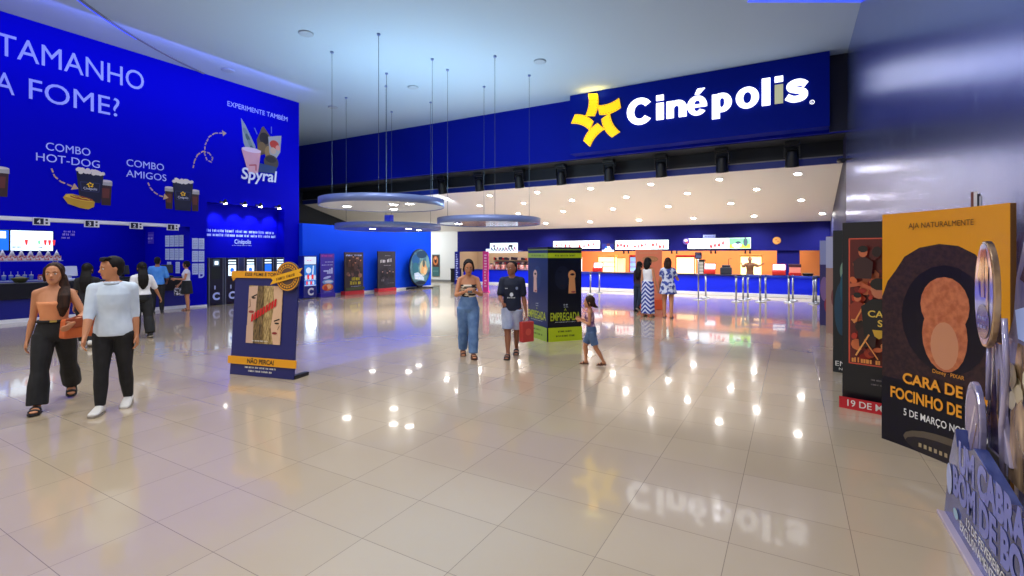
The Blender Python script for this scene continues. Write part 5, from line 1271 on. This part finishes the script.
def build_person(name, label, H, sex, loc, rz, P, skin, hair, style, outfit, vox=.0085, extra=None):
    root = thing(name, label, 'person', (loc[0], loc[1], 0), rz)
    J = skeleton(H, sex, P); hh = P.get('hh', .138) * H; HM = J['headM']; ex, ey, ez = (HM.to_3x3() @ Vector(a) for a in ((1, 0, 0), (0, 1, 0), (0, 0, 1))); ho = HM.to_translation()
    hp = lambda x, y, z: ho + (ex * x + ey * y + ez * z) * hh
    mb = MB()
    torso(mb, J, skin, 0, 1)
    nr = (.034 if sex == 'm' else .029) * H
    limb(mb, [J['at'](.93), J['neck'], hp(0, .02, .22)], [nr * 1.15, nr, nr * .95], skin)
    mb.loft([(hp(0, cy, z), ex, ey, a * hh, b * hh) for z, a, cy, b in HEAD], skin, 18)
    limb(mb, [hp(0, -.40, .54), hp(0, -.46, .42), hp(0, -.50, .36)], [.035 * hh, .05 * hh, .065 * hh], skin, n=8)
    for s in (1, -1): mb.ball((0, 0, 0), .04 * hh, .085 * hh, .12 * hh, skin, Matrix((( *ex, 0), (*ey, 0), (*ez, 0), (0, 0, 0, 1))).transposed() @ I4 if False else T(hp(s * .34, .02, .46)) @ HM.to_3x3().to_4x4())
    limb(mb, [hp(-.2, -.385, .58), hp(0, -.42, .575), hp(.2, -.385, .58)], [.04 * hh, .04 * hh, .04 * hh], skin, n=8)
    wd = 1.0 if sex == 'm' else .86
    for k in 'LR':
        r0 = .034 * H * wd; shk = J['sh' + k]; mb.ball(shk, r0, r0 * .95, r0, skin); limb(mb, [J['at'](.97), J['at'](.95).lerp(shk + J['up'] * .012 * H, .55), shk], [.026 * H, .027 * H, .028 * H], skin)
        limb(mb, [shk, shk.lerp(J['el' + k], .45), J['el' + k]], [.033 * H * wd, .029 * H * wd, .023 * H * wd], skin)
        limb(mb, [J['el' + k], J['el' + k].lerp(J['wr' + k], .3), J['wr' + k]], [.023 * H * wd, .025 * H * wd, .0145 * H * wd], skin)
        hand(mb, J, k, skin, P.get('curl' + k, 28))
        limb(mb, [J['hip' + k], J['hip' + k].lerp(J['knee' + k], .4), J['knee' + k]], [.056 * H, .050 * H, .034 * H], skin)
        limb(mb, [J['knee' + k], J['knee' + k].lerp(J['ank' + k], .32) + Vector((0, .008, 0)), J['ank' + k].lerp(J['knee' + k], .12), J['ank' + k]], [.034 * H, .034 * H, .021 * H, .022 * H], skin)
        a, fd, fu = J['ank' + k], J['fd' + k], J['fu' + k]; sd = fd.cross(fu)
        foot = [(a - fd * .03 * H - fu * .012 * H, fu, sd, .012 * H, .014 * H), (a - fd * .022 * H - fu * .016 * H, fu, sd, .02 * H, .019 * H), (a + fd * .02 * H - fu * .014 * H, fu, sd, .024 * H, .021 * H), (a + fd * .06 * H - fu * .024 * H, fu, sd, .0145 * H, .026 * H), (a + fd * .09 * H - fu * .03 * H, fu, sd, .009 * H, .025 * H), (a + fd * .105 * H - fu * .032 * H, fu, sd, .005 * H, .015 * H)]
        mb.loft(foot, skin, 12)
    put('body', fuse(mb, vox, 3), root)
    # face
    for s in (1, -1):
        m3 = T(hp(s * .135, -.385, .50)) @ HM.to_3x3().to_4x4()
        e = MB(m3); e.ball((0, 0, 0), .06 * hh, .05 * hh, .036 * hh, EYEW, n=10, k=6); e.ball((0, -.028 * hh, 0), .03 * hh, .028 * hh, .034 * hh, EYED, n=8, k=6); e.build('eye', root)
        b = MB(); limb(b, [hp(s * .06, -.445, .585), hp(s * .14, -.43, .605), hp(s * .22, -.37, .585)], [.012 * hh, .016 * hh, .009 * hh], hair, n=6); b.build('eyebrow', root)
    b = MB(); limb(b, [hp(-.1, -.405, .205), hp(0, -.445, .21), hp(.1, -.405, .205)], [.014 * hh, .028 * hh, .014 * hh], LIPC, n=6); b.build('lips', root)
    # hair
    mb = MB()
    def cap(front, inf, zlow):
        # skull cap that leaves the face free
        mb.ball((0, 0, 0), (.345 + inf) * hh, (.40 + inf) * hh, (.40 + inf) * hh, hair, T(hp(0, .085, .66)) @ HM.to_3x3().to_4x4(), n=20, k=12)
        mb.ball((0, 0, 0), (.31 + inf) * hh, .28 * hh, (.42) * hh, hair, T(hp(0, .2, .48)) @ HM.to_3x3().to_4x4(), n=18, k=10)
    if style in ('short', 'crop'):
        cap(0, .035 if style == 'short' else .012, 0)
        if style == 'short':
            for q in range(5): limb(mb, [hp(-.2 + .1 * q, -.12, .98), hp(-.18 + .1 * q, -.34, .98), hp(-.12 + .1 * q, -.40, .86)], [.07 * hh, .07 * hh, .04 * hh], hair, n=8)
    else:
        cap(0, .05, 0)
        for s in (1, -1): limb(mb, [hp(s * .1, -.22, .97), hp(s * .3, -.2, .75), hp(s * .36, -.08, .45), hp(s * .36, .02, .15)], [.07 * hh, .08 * hh, .08 * hh, .07 * hh], hair, n=8)
        if style in ('long', 'longside', 'longfront'):
            dn = -.30 * H
            base = J['at'](.9)
            bk = Vector((0, .075 * H, 0))
            if style != 'longfront':
                limb(mb, [hp(0, .28, .7), hp(0, .36, .3), J['at'](.98) + bk, J['at'](.82) + bk * 1.15, J['at'](.62) + bk * 1.1, J['at'](.5) + bk], [.33 * hh, .37 * hh, .42 * hh, .45 * hh, .38 * hh, .18 * hh], hair, .38, n=14)
            else: limb(mb, [hp(0, .25, .7), hp(0, .32, .3), J['at'](1.0) + bk, J['at'](.86) + bk], [.3 * hh, .3 * hh, .28 * hh, .2 * hh], hair, .5, n=14)
            if style in ('longside', 'longfront'):
                sx = P.get('hairside', 1)
                limb(mb, [hp(sx * .3, .05, .4), J['at'](.98) + Vector((sx * .055 * H, -.01 * H, 0)), J['at'](.82) + Vector((sx * .055 * H, -.062 * H, 0)), J['at'](.62) + Vector((sx * .05 * H, -.075 * H, 0)), J['at'](.46) + Vector((sx * .045 * H, -.065 * H, 0))], [.18 * hh, .22 * hh, .26 * hh, .25 * hh, .1 * hh], hair, .55, n=12)
        if style == 'bun': limb(mb, [hp(0, .38, .55), hp(0, .52, .5)], [.17 * hh, .15 * hh], hair)
        if style == 'bob': limb(mb, [hp(0, .2, .62), hp(0, .28, .3), hp(0, .32, -.05), hp(0, .36, -.25)], [.42 * hh, .47 * hh, .44 * hh, .3 * hh], hair, .62, n=14)
        if style == 'child': limb(mb, [hp(0, .2, .6), hp(0, .36, .3), hp(0, .5, .1), hp(0, .72, .02)], [.34 * hh, .32 * hh, .22 * hh, .08 * hh], hair, .7, n=14)
    put('hair', fuse(mb, vox * .9, 2), root)
    outfit(root, J, H, vox)
    J['root'] = root
    J['W'] = lambda v: T((loc[0], loc[1], 0)) @ RZ(rz) @ v
    return J
# ---- garments
def trousers(root, J, m, inf=.012, flare=0.0, top=.30, end=1.0, name='trousers', vox=.01, roomy=0.0):
    H = J['H']; mb = MB(); torso(mb, J, m, .0, top, inf)
    for k in 'LR':
        hip, kn, an = J['hip' + k], J['knee' + k], J['ank' + k]
        if end >= 1: 
            limb(mb, [hip, hip.lerp(kn, .4), kn], [.057 * H + inf, .051 * H + inf + roomy * .5, .036 * H + inf + roomy], m)
            limb(mb, [kn, kn.lerp(an, .4), kn.lerp(an, .97)], [.036 * H + inf + roomy, .036 * H + inf + flare * .5 + roomy, .024 * H + inf + flare + roomy], m, cap=False)
        else:
            q = hip.lerp(kn, end); limb(mb, [hip, hip.lerp(q, .5), q], [.058 * H + inf, .054 * H + inf + roomy, .050 * H + inf + roomy + flare], m, cap=False)
    return put(name, fuse(mb, vox, 3), root)
def top_(root, J, m, sleeve=.5, inf=.012, t0=.12, t1=.94, name='shirt', vox=.01, flare=0.0, roomy=0.0):
    H = J['H']; mb = MB(); wd = 1.0 if J['sex'] == 'm' else .86
    torso(mb, J, m, t0, t1, inf + roomy, extra=(lambda t: flare * max(0, (.5 - t))) if flare else None)
    if sleeve > 0:
        for k in 'LR':
            sh, el, wr = J['sh' + k], J['el' + k], J['wr' + k]
            r0 = .035 * H * wd + inf; mb.ball(sh, r0, r0 * .95, r0, m); pts = [sh]; rd = [.035 * H * wd + inf]
            limb(mb, [J['at'](.93), J['at'](.93).lerp(sh + J['up'] * .010 * H, .55), sh], [.026 * H + inf, .027 * H + inf, .028 * H + inf], m)
            if sleeve <= 1: pts += [sh.lerp(el, sleeve * .5), sh.lerp(el, sleeve)]; rd += [.031 * H * wd + inf + .004, .028 * H * wd + inf + .006]
            else: pts += [sh.lerp(el, .5), el, el.lerp(wr, sleeve - 1)]; rd += [.031 * H * wd + inf, .026 * H * wd + inf, .021 * H * wd + inf]
            limb(mb, pts, rd, m)
    return put(name, fuse(mb, vox, 3), root)
def skirt(root, J, m, t_top=.34, z_end=.3, w_end=.16, name='skirt', vox=.011, wtop=None):
    H = J['H']; mb = MB(); a = J['at'](t_top); n = 9; rings = []
    mid = (J['kneeL'] + J['kneeR']) / 2; 
    for i in range(n):
        k = i / (n - 1); z = a.z + (z_end - a.z) * k
        c = Vector((a.x + (mid.x - a.x) * k, a.y + (mid.y - a.y) * k, z)); w0 = (.094 if wtop is None else wtop) * H + .012
        w = w0 + (w_end - w0) * (k ** .75); w = max(w, (.105 * H + .012) if .15 < k < .6 else w)
        rings.append((c, Vector((1, 0, 0)), Vector((0, 1, 0)), w, w * .78))
    mb.loft(rings, m, 20)
    return put(name, fuse(mb, vox, 2), root)
def shoes(root, J, m, sole, kind='shoe'):
    H = J['H']
    for k in 'LR':
        a, fd, fu = J['ank' + k], J['fd' + k], J['fu' + k]; sd = fd.cross(fu); g = .006
        mb = MB()
        if kind == 'shoe':
            mb.loft([(a - fd * .034 * H - fu * .014 * H, fu, sd, .016 * H + g, .016 * H + g), (a - fd * .022 * H - fu * .012 * H, fu, sd, .026 * H + g, .020 * H + g), (a + fd * .02 * H - fu * .012 * H, fu, sd, .026 * H + g, .023 * H + g), (a + fd * .06 * H - fu * .024 * H, fu, sd, .016 * H + g, .028 * H + g), (a + fd * .095 * H - fu * .029 * H, fu, sd, .01 * H + g, .026 * H + g), (a + fd * .113 * H - fu * .031 * H, fu, sd, .006 * H + g, .015 * H + g)], m, 14)
        else:
            for q in (.03, .07): mb.loft([(a + fd * (q + .0) * H - fu * (.012 + .2 * q) * H, fu, sd, .030 * H - q * .17 * H, .031 * H), (a + fd * (q + .018) * H - fu * (.012 + .2 * q) * H, fu, sd, .028 * H - q * .18 * H, .031 * H)], m, 14)
        o = put('shoe' if kind == 'shoe' else 'sandal', fuse(mb, .008, 2), root)
        s = MB(); outl = [(-.036, .012), (-.03, .022), (.0, .024), (.05, .03), (.09, .029), (.113, .016), (.113, -.016), (.09, -.029), (.05, -.03), (.0, -.024), (-.03, -.022), (-.036, -.012)]
        b = a - fu * .036 * H
        v = [b + fd * (x * H) + sd * (y * H * 1.08) for x, y in outl]; v2 = [p - fu * .012 * H for p in v]; nn = len(v)
        s.add(v + v2, [list(range(nn)), list(range(nn, 2 * nn))[::-1]] + [(i, nn + i, nn + (i + 1) % nn, (i + 1) % nn) for i in range(nn)], sole); so = s.build('sole', o)
def heading(dx, dy): return math.atan2(dx, -dy)
def toward(x, y): return heading(-x, -y)
CLK = noise_mat('cloth_black', (16, 16, 18), (28, 28, 31), 9, .8); CLW = noise_mat('cloth_paleblue', (196, 210, 224), (214, 226, 238), 6, .8); DEN = noise_mat('denim', (78, 112, 162), (112, 146, 190), 7, .85, 5); DENL = noise_mat('denim_pale', (150, 164, 196), (196, 202, 220), 5, .85, 4)
PEACH = noise_mat('cloth_peach', (222, 140, 92), (232, 154, 106), 5, .8); NVY = noise_mat('cloth_navy', (14, 22, 44), (22, 32, 58), 7, .8); SHOEW = mat('shoe_white', (224, 220, 212), .5); SOLE = mat('sole', (150, 140, 126), .6); SANB = mat('sandal_brown', (92, 56, 40), .5); SANK = mat('sandal_black', (20, 18, 18), .5)
WHT_C = noise_mat('cloth_white', (222, 222, 226), (236, 236, 240), 6, .8); SKYB = noise_mat('cloth_skyblue', (60, 132, 220), (84, 154, 232), 6, .8)

# 1 woman walking nearest on the left
def o1(root, J, H, vox):
    trousers(root, J, CLK, .012, .035, .36, roomy=.008); top_(root, J, PEACH, 0, .007, .36, .74, 'strapless_top'); shoes(root, J, SANK, SANK, 'sandal')
    mb = MB(); H_ = J['H']; a = J['at'](.36); mb.loft([(J['at'](.345), Vector((1, 0, 0)), Vector((0, 1, 0)), .094 * H_ + .004, .068 * H_ + .006), (J['at'](.385), Vector((1, 0, 0)), Vector((0, 1, 0)), .088 * H_ + .004, .063 * H_ + .006)], CLK, 24); b = mb.build('belt', root)
    mb = MB(); mb.box(-.03, .03, -.135, -.11, J['at'](.35).z, J['at'](.385).z, mat('buckle_gold', (200, 170, 90), .3, .8)); mb.build('buckle', root)
P1 = dict(lean=3, twist=-8, legR=(20, 8, 3, 5), legL=(-24, 18, 3, 0), footL=25, footR=-8, armR=(-8, 9, 14, 0), armL=(8, 26, 62, 40), head=(-6, -2), hairside=1)
J1 = build_person('person', 'woman in peach strapless top and flared black trousers walking with an orange bag', 1.66, 'f', (-7.42, 2.3), toward(-7.2, 2.9), P1, SKIN_M, HAIRB, 'longfront', o1)
# 2 man in pale shirt
def o2(root, J, H, vox):
    trousers(root, J, CLK, .008, .0, .3); s = top_(root, J, CLW, 1.2, .010, .06, .95, roomy=.006, flare=.05); shoes(root, J, SHOEW, SOLE)
    mb = MB(); mb.loft([(J['at'](.945), J['side'], Vector((0, 1, 0)), .052 * H, .05 * H), (J['at'](1.0), J['side'], Vector((0, 1, 0)), .043 * H, .042 * H)], CLW, 20); mb.build('collar', s)
P2 = dict(lean=2, twist=10, legR=(7, 4, 1, 6), legL=(-9, 10, 0, 0), footL=10, footR=-4, armR=(14, 7, 16, 2), armL=(-8, 5, 18, 0), head=(-62, 4))
J2 = build_person('person', 'man in pale blue shirt with rolled sleeves, black trousers and white shoes', 1.70, 'm', (-6.62, 2.56), heading(.86, -.62), P2, SKIN_M, HAIRK, 'short', o2)
# 3 dark haired person behind them
def o3(root, J, H, vox): trousers(root, J, CLK, .014, .01, .34); top_(root, J, CLK, .6, .012, .2, .94); shoes(root, J, SHOEW, SOLE)
build_person('person', 'person in black with long black hair half hidden behind the man in pale shirt', 1.56, 'f', (-11.75, 4.12), heading(-.8, .5), dict(legL=(14, 4, 2, 0), legR=(-14, 14, 2, 0), footR=20), SKIN_M, HAIRK, 'long', o3)
# 4 black haired woman in white tee
def o4(root, J, H, vox):
    trousers(root, J, CLK, .016, .02, .36, roomy=.015); top_(root, J, WHT_C, .9, .016, .26, .95, roomy=.012); shoes(root, J, SANK, SOLE)
build_person('person', 'woman seen from behind with waist-length black hair, white tee and black trousers', 1.56, 'f', (-11.9, 5.1), heading(-.9, .2), dict(lean=1, legL=(8, 4, 2, 0), legR=(-10, 12, 2, 0), footR=14, armR=(12, 24, 12, 0), armL=(-6, 10, 14, 0)), SKIN_M, HAIRK, 'long', o4)
# 5 man in blue at the counter
def o5(root, J, H, vox): trousers(root, J, CLK, .012, .0, .3); top_(root, J, SKYB, .95, .014, .1, .95, roomy=.016); shoes(root, J, SANK, SOLE)
build_person('person', 'man in bright blue shirt standing at the snack counter', 1.66, 'm', (-16.45, 7.45), heading(-.9, .5), dict(armL=(14, 14, 40, 10), armR=(8, 16, 50, 20), head=(-8, 0)), SKIN_D, HAIRK, 'crop', o5)
# 6 waiting woman
BAGP = noise_mat('bag_pattern', (30, 30, 50), (220, 220, 230), 26, .6, lo=.46, hi=.54)
def o6(root, J, H, vox): skirt(root, J, CLK, .36, .52, .21); top_(root, J, WHT_C, .25, .012, .3, .92); shoes(root, J, SANB, SANB, 'sandal')
J6 = build_person('person', 'woman in white top and dark knee-length skirt waiting beside the paper notices', 1.53, 'f', (-16.5, 8.3), heading(-.35, -.9), dict(armL=(14, 12, 80, 25), armR=(6, 10, 34, 6), head=(-30, 0)), SKIN_M, HAIRK, 'bun', o6)
# 7 woman in jeans
STR = noise_mat('cloth_striped', (26, 22, 24), (226, 210, 184), 9, .8, 1, stretch=(1, 1, 3), lo=.48, hi=.54)
def o7(root, J, H, vox): trousers(root, J, DEN, .014, .012, .42, roomy=.012); top_(root, J, STR, 0, .01, .38, .76, 'strapless_top'); shoes(root, J, SANB, SANB, 'sandal')
P7 = dict(lean=4, legL=(10, 6, -1, 4), legR=(-10, 14, -1, 0), footR=16, footL=-4, armL=(22, 14, 92, 52), armR=(22, 14, 92, 52), head=(0, 16), curlL=45, curlR=45)
J7 = build_person('person', 'woman in black and cream strapless top and loose jeans looking down at her hands', 1.64, 'f', (-4.79, 6.88), toward(-4.79, 6.88) + R(4), P7, SKIN_M, HAIRK, 'bun', o7)
# 8 boy in navy tee
def o8(root, J, H, vox):
    trousers(root, J, DENL, .012, .004, .3, .9, 'shorts', roomy=.004); s = top_(root, J, NVY, .85, .013, .04, .95, roomy=.008); shoes(root, J, SANK, SANK, 'sandal')
    p = Print(I4, -(.064 * H + .036)); p.ell(0, J['at'](.5).z, .03, .035, C(220, 224, 230)); p.marks(-.07, .08, J['at'](.40).z, .02, C(220, 224, 230), 3); p.marks(-.11, -.06, J['at'](.66).z, .02, C(200, 204, 214), 5); p.ell(.09, J['at'](.68).z, .022, .026, C(120, 130, 160)); p.build('chest_print', s)
P8 = dict(lean=2, legL=(-12, 14, -2, 0), legR=(12, 5, -2, 4), footL=16, armR=(10, 10, 62, 24), armL=(-4, 9, 12, 0), head=(-34, 2))
J8 = build_person('person', 'boy in navy football tee and pale grey shorts carrying a red bag', 1.62, 'm', (-4.17, 7.3), toward(-4.17, 7.3) + R(-4), P8, SKIN_D, HAIRK, 'crop', o8)
# 9 small girl
FLO = noise_mat('cloth_flower', (110, 70, 110), (225, 180, 180), 14, .8, lo=.42, hi=.6)
def o9(root, J, H, vox): trousers(root, J, noise_mat('denim_dark', (70, 92, 128), (92, 116, 152), 8, .85), .009, .0, .36, .8, 'shorts', vox=.008, roomy=.0); top_(root, J, FLO, 0, .01, .3, .86, 'sleeveless_top', vox=.008); shoes(root, J, SANB, SANB, 'sandal')
P9 = dict(lean=4, legL=(-16, 14, 2, 0), legR=(22, 26, 2, 0), footL=4, footR=4, armR=(4, 8, 112, 30), armL=(0, 8, 110, 30), head=(-4, 2), hh=.168)
J9 = build_person('person', 'small girl in flowered top and denim shorts walking beside the black film column', 1.06, 'f', (-2.76, 7.36), heading(-.93, -.35), P9, SKIN_M, HAIRB, 'child', o9, vox=.006)
# 10-12 women queueing
MAR = noise_mat('cloth_maroon', (40, 20, 28), (58, 30, 38), 7, .8); DKJ = noise_mat('denim_navy', (22, 32, 52), (34, 48, 72), 8, .85)
def o10(root, J, H, vox): trousers(root, J, DKJ, .010, .0, .36); top_(root, J, MAR, 1.6, .012, .22, .95); shoes(root, J, SANK, SOLE)
build_person('person', 'woman in maroon top and dark jeans striding away from the queue', 1.52, 'f', (-4.05, 14.9), heading(.2, 1), dict(lean=3, legL=(-4, 4, 1, 0), legR=(-30, 12, 8, 0), footR=24, armL=(6, 8, 20, 0), armR=(4, 10, 20, 0)), SKIN_M, HAIRK, 'long', o10)
def chevron():
    m = mat('cloth_chevron', (40, 64, 150), .8); nt = m.node_tree; b = nt.nodes['Principled BSDF']; N = nt.nodes.new; L = nt.links.new
    tc = N('ShaderNodeTexCoord'); sp = N('ShaderNodeSeparateXYZ'); L(tc.outputs['Object'], sp.inputs[0])
    pp = N('ShaderNodeMath'); pp.operation = 'PINGPONG'; L(sp.outputs[0], pp.inputs[0]); pp.inputs[1].default_value = .14
    ad = N('ShaderNodeMath'); ad.operation = 'ADD'; L(sp.outputs[2], ad.inputs[0]); L(pp.outputs[0], ad.inputs[1])
    mu = N('ShaderNodeMath'); mu.operation = 'MULTIPLY'; L(ad.outputs[0], mu.inputs[0]); mu.inputs[1].default_value = 8.5
    fr = N('ShaderNodeMath'); fr.operation = 'FRACT'; L(mu.outputs[0], fr.inputs[0])
    gt = N('ShaderNodeMath'); gt.operation = 'GREATER_THAN'; L(fr.outputs[0], gt.inputs[0]); gt.inputs[1].default_value = .55
    mx = N('ShaderNodeMix'); mx.data_type = 'RGBA'; L(gt.outputs[0], mx.inputs[0]); mx.inputs[6].default_value = (*S(38, 60, 150), 1); mx.inputs[7].default_value = (*S(205, 212, 235), 1); L(mx.outputs[2], b.inputs['Base Color']); return m
CHV = chevron()
def o11(root, J, H, vox): skirt(root, J, CHV, .36, .1, .2); top_(root, J, WHT_C, 0, .012, .3, .92, 'sleeveless_top'); shoes(root, J, SANK, SANK, 'sandal')
build_person('person', 'woman in white sleeveless top and long blue chevron skirt, back turned', 1.64, 'f', (-3.52, 13.85), heading(.25, 1), dict(lean=1, armR=(4, 10, 14, 0), armL=(0, 9, 14, 0)), SKIN_M, HAIRK, 'bob', o11)
PAT = noise_mat('cloth_bluewhite', (52, 70, 150), (206, 212, 232), 11, .8, 3, lo=.46, hi=.54)
def o12(root, J, H, vox): 
    skirt(root, J, PAT, .3, .66, .24, 'dress_skirt', wtop=.1); top_(root, J, PAT, .55, .018, .12, .94, 'dress_top', roomy=.025); shoes(root, J, SANB, SANB, 'sandal')
build_person('person', 'woman in short blue and white patterned dress, back turned to the camera', 1.64, 'f', (-2.98, 13.9), heading(-.1, 1), dict(lean=1, legL=(6, 4, 1, 0), legR=(-4, 6, 1, 0), armR=(16, 20, 70, 20), armL=(8, 14, 30, 6)), SKIN_M, HAIRB, 'bob', o12)
# 13 worker behind the counter
BRC = noise_mat('cloth_brown', (92, 56, 32), (120, 76, 44), 6, .8)
def o13(root, J, H, vox): trousers(root, J, CLK, .012, 0, .3); top_(root, J, BRC, .8, .014, .1, .95); shoes(root, J, SANK, SOLE)
build_person('person', 'worker in brown behind the counter with arms raised before the bright popcorn cabinet', 1.62, 'm', (-1.65, 24.5), heading(.2, -1), dict(armL=(70, 40, 50, 10), armR=(60, 36, 60, 20)), SKIN_D, HAIRK, 'crop', o13)

# ---- things they carry
LEA = mat('leather_orange', (206, 100, 48), .45); LEAD = mat('leather_dark', (150, 66, 30), .5)
b = J1['W'](J1['elL']); hand_ = J1['W'](J1['wrL'])
t = thing('handbag', 'orange leather handbag hanging from the arm of the woman in peach top', 'bag', (b.x * .45 + hand_.x * .55, b.y * .45 + hand_.y * .55, .82), toward(-7.2, 2.6) + R(25))
zt = (b.z * .5 + hand_.z * .5) - .82
mb = MB(); mb.slab([(-.16, -.02), (.16, -.02), (.14, .2), (-.14, .2)], -.06, .06, LEA); mb.build('bag_body', t, bevel=.025)
mb = MB(); mb.slab([(-.145, .1), (.145, .1), (.14, .205), (-.14, .205)], -.068, -.06, LEAD); mb.build('flap', t, bevel=.003)
mb = MB(); mb.tube([(-.11, 0, .18), (-.09, 0, zt * .75 + .05), (0, 0, zt + .03), (.09, 0, zt * .75 + .05), (.11, 0, .18)], .011, LEAD); mb.build('strap', t)
wL = J7['W'](J7['wrL'] + J7['hdL'].normalized() * .09 * 1.64 * .6); wR = J7['W'](J7['wrR'] + J7['hdR'].normalized() * .09 * 1.64 * .6); mid = (wL + wR) / 2
t = thing('mobile_phone', 'dark phone held in both hands by the woman in jeans', 'phone', tuple(mid), toward(-4.79, 6.88))
mb = MB(RX(R(-50))); mb.box(-.038, .038, -.005, .005, -.08, .08, BLACK); mb.build('phone_body', t, bevel=.006); p = Print(RX(R(-50)) @ RZ(R(180)), -.0055, .0005); p.rect(-.033, -.07, .033, .07, SCB); p.build('screen', t)
h8 = J8['W'](J8['wrL'] + J8['hdL'].normalized() * .065 * 1.62)
t = thing('shopping_bag', 'red paper bag hanging from the hand of the boy in navy tee', 'bag', (h8.x, h8.y, h8.z - .42), toward(-4.17, 7.3) + R(35))
RB = mat('bag_red', (196, 62, 52), .5)
mb = MB(); mb.prism([(-.12, -.05), (.12, -.05), (.12, .05), (-.12, .05)], 0, .34, RB); mb.build('bag_body', t, bevel=.008)
mb = MB(); mb.tube([(-.06, 0, .33), (-.04, 0, .4), (0, 0, .425), (.04, 0, .4), (.06, 0, .33)], .006, C(150, 40, 36)); mb.build('handle', t)
p = Print(I4, -.0508, .0008); p.ell(0, .17, .06, .06, C(220, 90, 70)); p.build('print', t)
w6 = J6['W'](J6['wrR'])
t = thing('handbag', 'patterned dark handbag at the side of the woman in white top', 'bag', (w6.x, w6.y, w6.z - .34), heading(.9, -.3))
mb = MB(); mb.prism([(-.13, -.06), (.13, -.06), (.13, .06), (-.13, .06)], 0, .24, BAGP); mb.build('bag_body', t, bevel=.03); mb = MB(); mb.tube([(-.1, 0, .22), (-.06, 0, .34), (0, 0, .38), (.06, 0, .34), (.1, 0, .22)], .01, CLK); mb.build('strap', t)
# ---------------------------------------------------------------- light, camera, view
w = bpy.data.worlds.new('hall'); SC.world = w; w.use_nodes = True
bg = w.node_tree.nodes['Background']; bg.inputs[0].default_value = (1.0, .92, .82, 1); bg.inputs[1].default_value = .62
# unseen spots added just under the main ceiling to light the hall, no fixtures
hf = None
for i, (x, y) in enumerate([(-13, 1), (-9.5, 1), (-6, 1), (-2.5, 1), (-12.5, 4.5), (-9, 4.5), (-5.5, 4.5), (-2, 4.5), (-9, 7.5), (-5.5, 7.5), (-2, 7.5), (-8, -2), (-4, -2), (0, -2)]):
    lamp('SPOT', 'hall_fill_spot', (x, y, HC - .06), 330, (.96, .97, 1), .12, (0, 0, 0), R(150), .9)
lamp('AREA', 'cove_lamp', (-15.2, 4.5, HC - .2), 200, (.14, .18, 1), .25, (0, R(48), 0), sy=15)
lamp('AREA', 'partition_fill', (-14.9, 16.6, 4.3), 125, (.86, .93, 1), .3, (0, R(60), 0), sy=7.5)  # unseen strip added in mid-air, aimed to brighten the partition and its displays
for x, y in ((-7, 8.2), (-4, 8.6), (-1, 9)): lamp('SPOT', 'hall_fill_spot', (x, y, HC - .08), 620, (1, .97, .93), .12, (R(42), 0, 0), R(88), .8)  # tilted spots added without fixtures to brighten panel, counter front and queue
lamp('AREA', 'corridor_lamp', (-21.0, 22.6, 3.45), 210, (.85, .93, 1), 3, (R(25), 0, 0), sy=1.2)
cd = bpy.data.cameras.new('camera'); cam = bpy.data.objects.new('camera', cd); COL.objects.link(cam)
cam.location = (0, 0, 1.75); cam.rotation_euler = (R(90), 0, math.atan2(280, 490))
cd.sensor_fit = 'HORIZONTAL'; cd.sensor_width = 36; cd.lens = 490 / 1024 * 36; cd.shift_y = -(288 - 254.5) / 1024; cd.clip_start = .05; cd.clip_end = 200
SC.camera = cam
SC.view_settings.view_transform = 'Standard'; SC.view_settings.look = 'None'; SC.view_settings.gamma = 1; SC.view_settings.exposure = 0.0
SC.view_settings.use_curve_mapping = False
SC.cycles.use_denoising = True
SC.cycles.max_bounces = 8; SC.cycles.diffuse_bounces = 4; SC.cycles.glossy_bounces = 4; SC.cycles.sample_clamp_indirect = 6.0
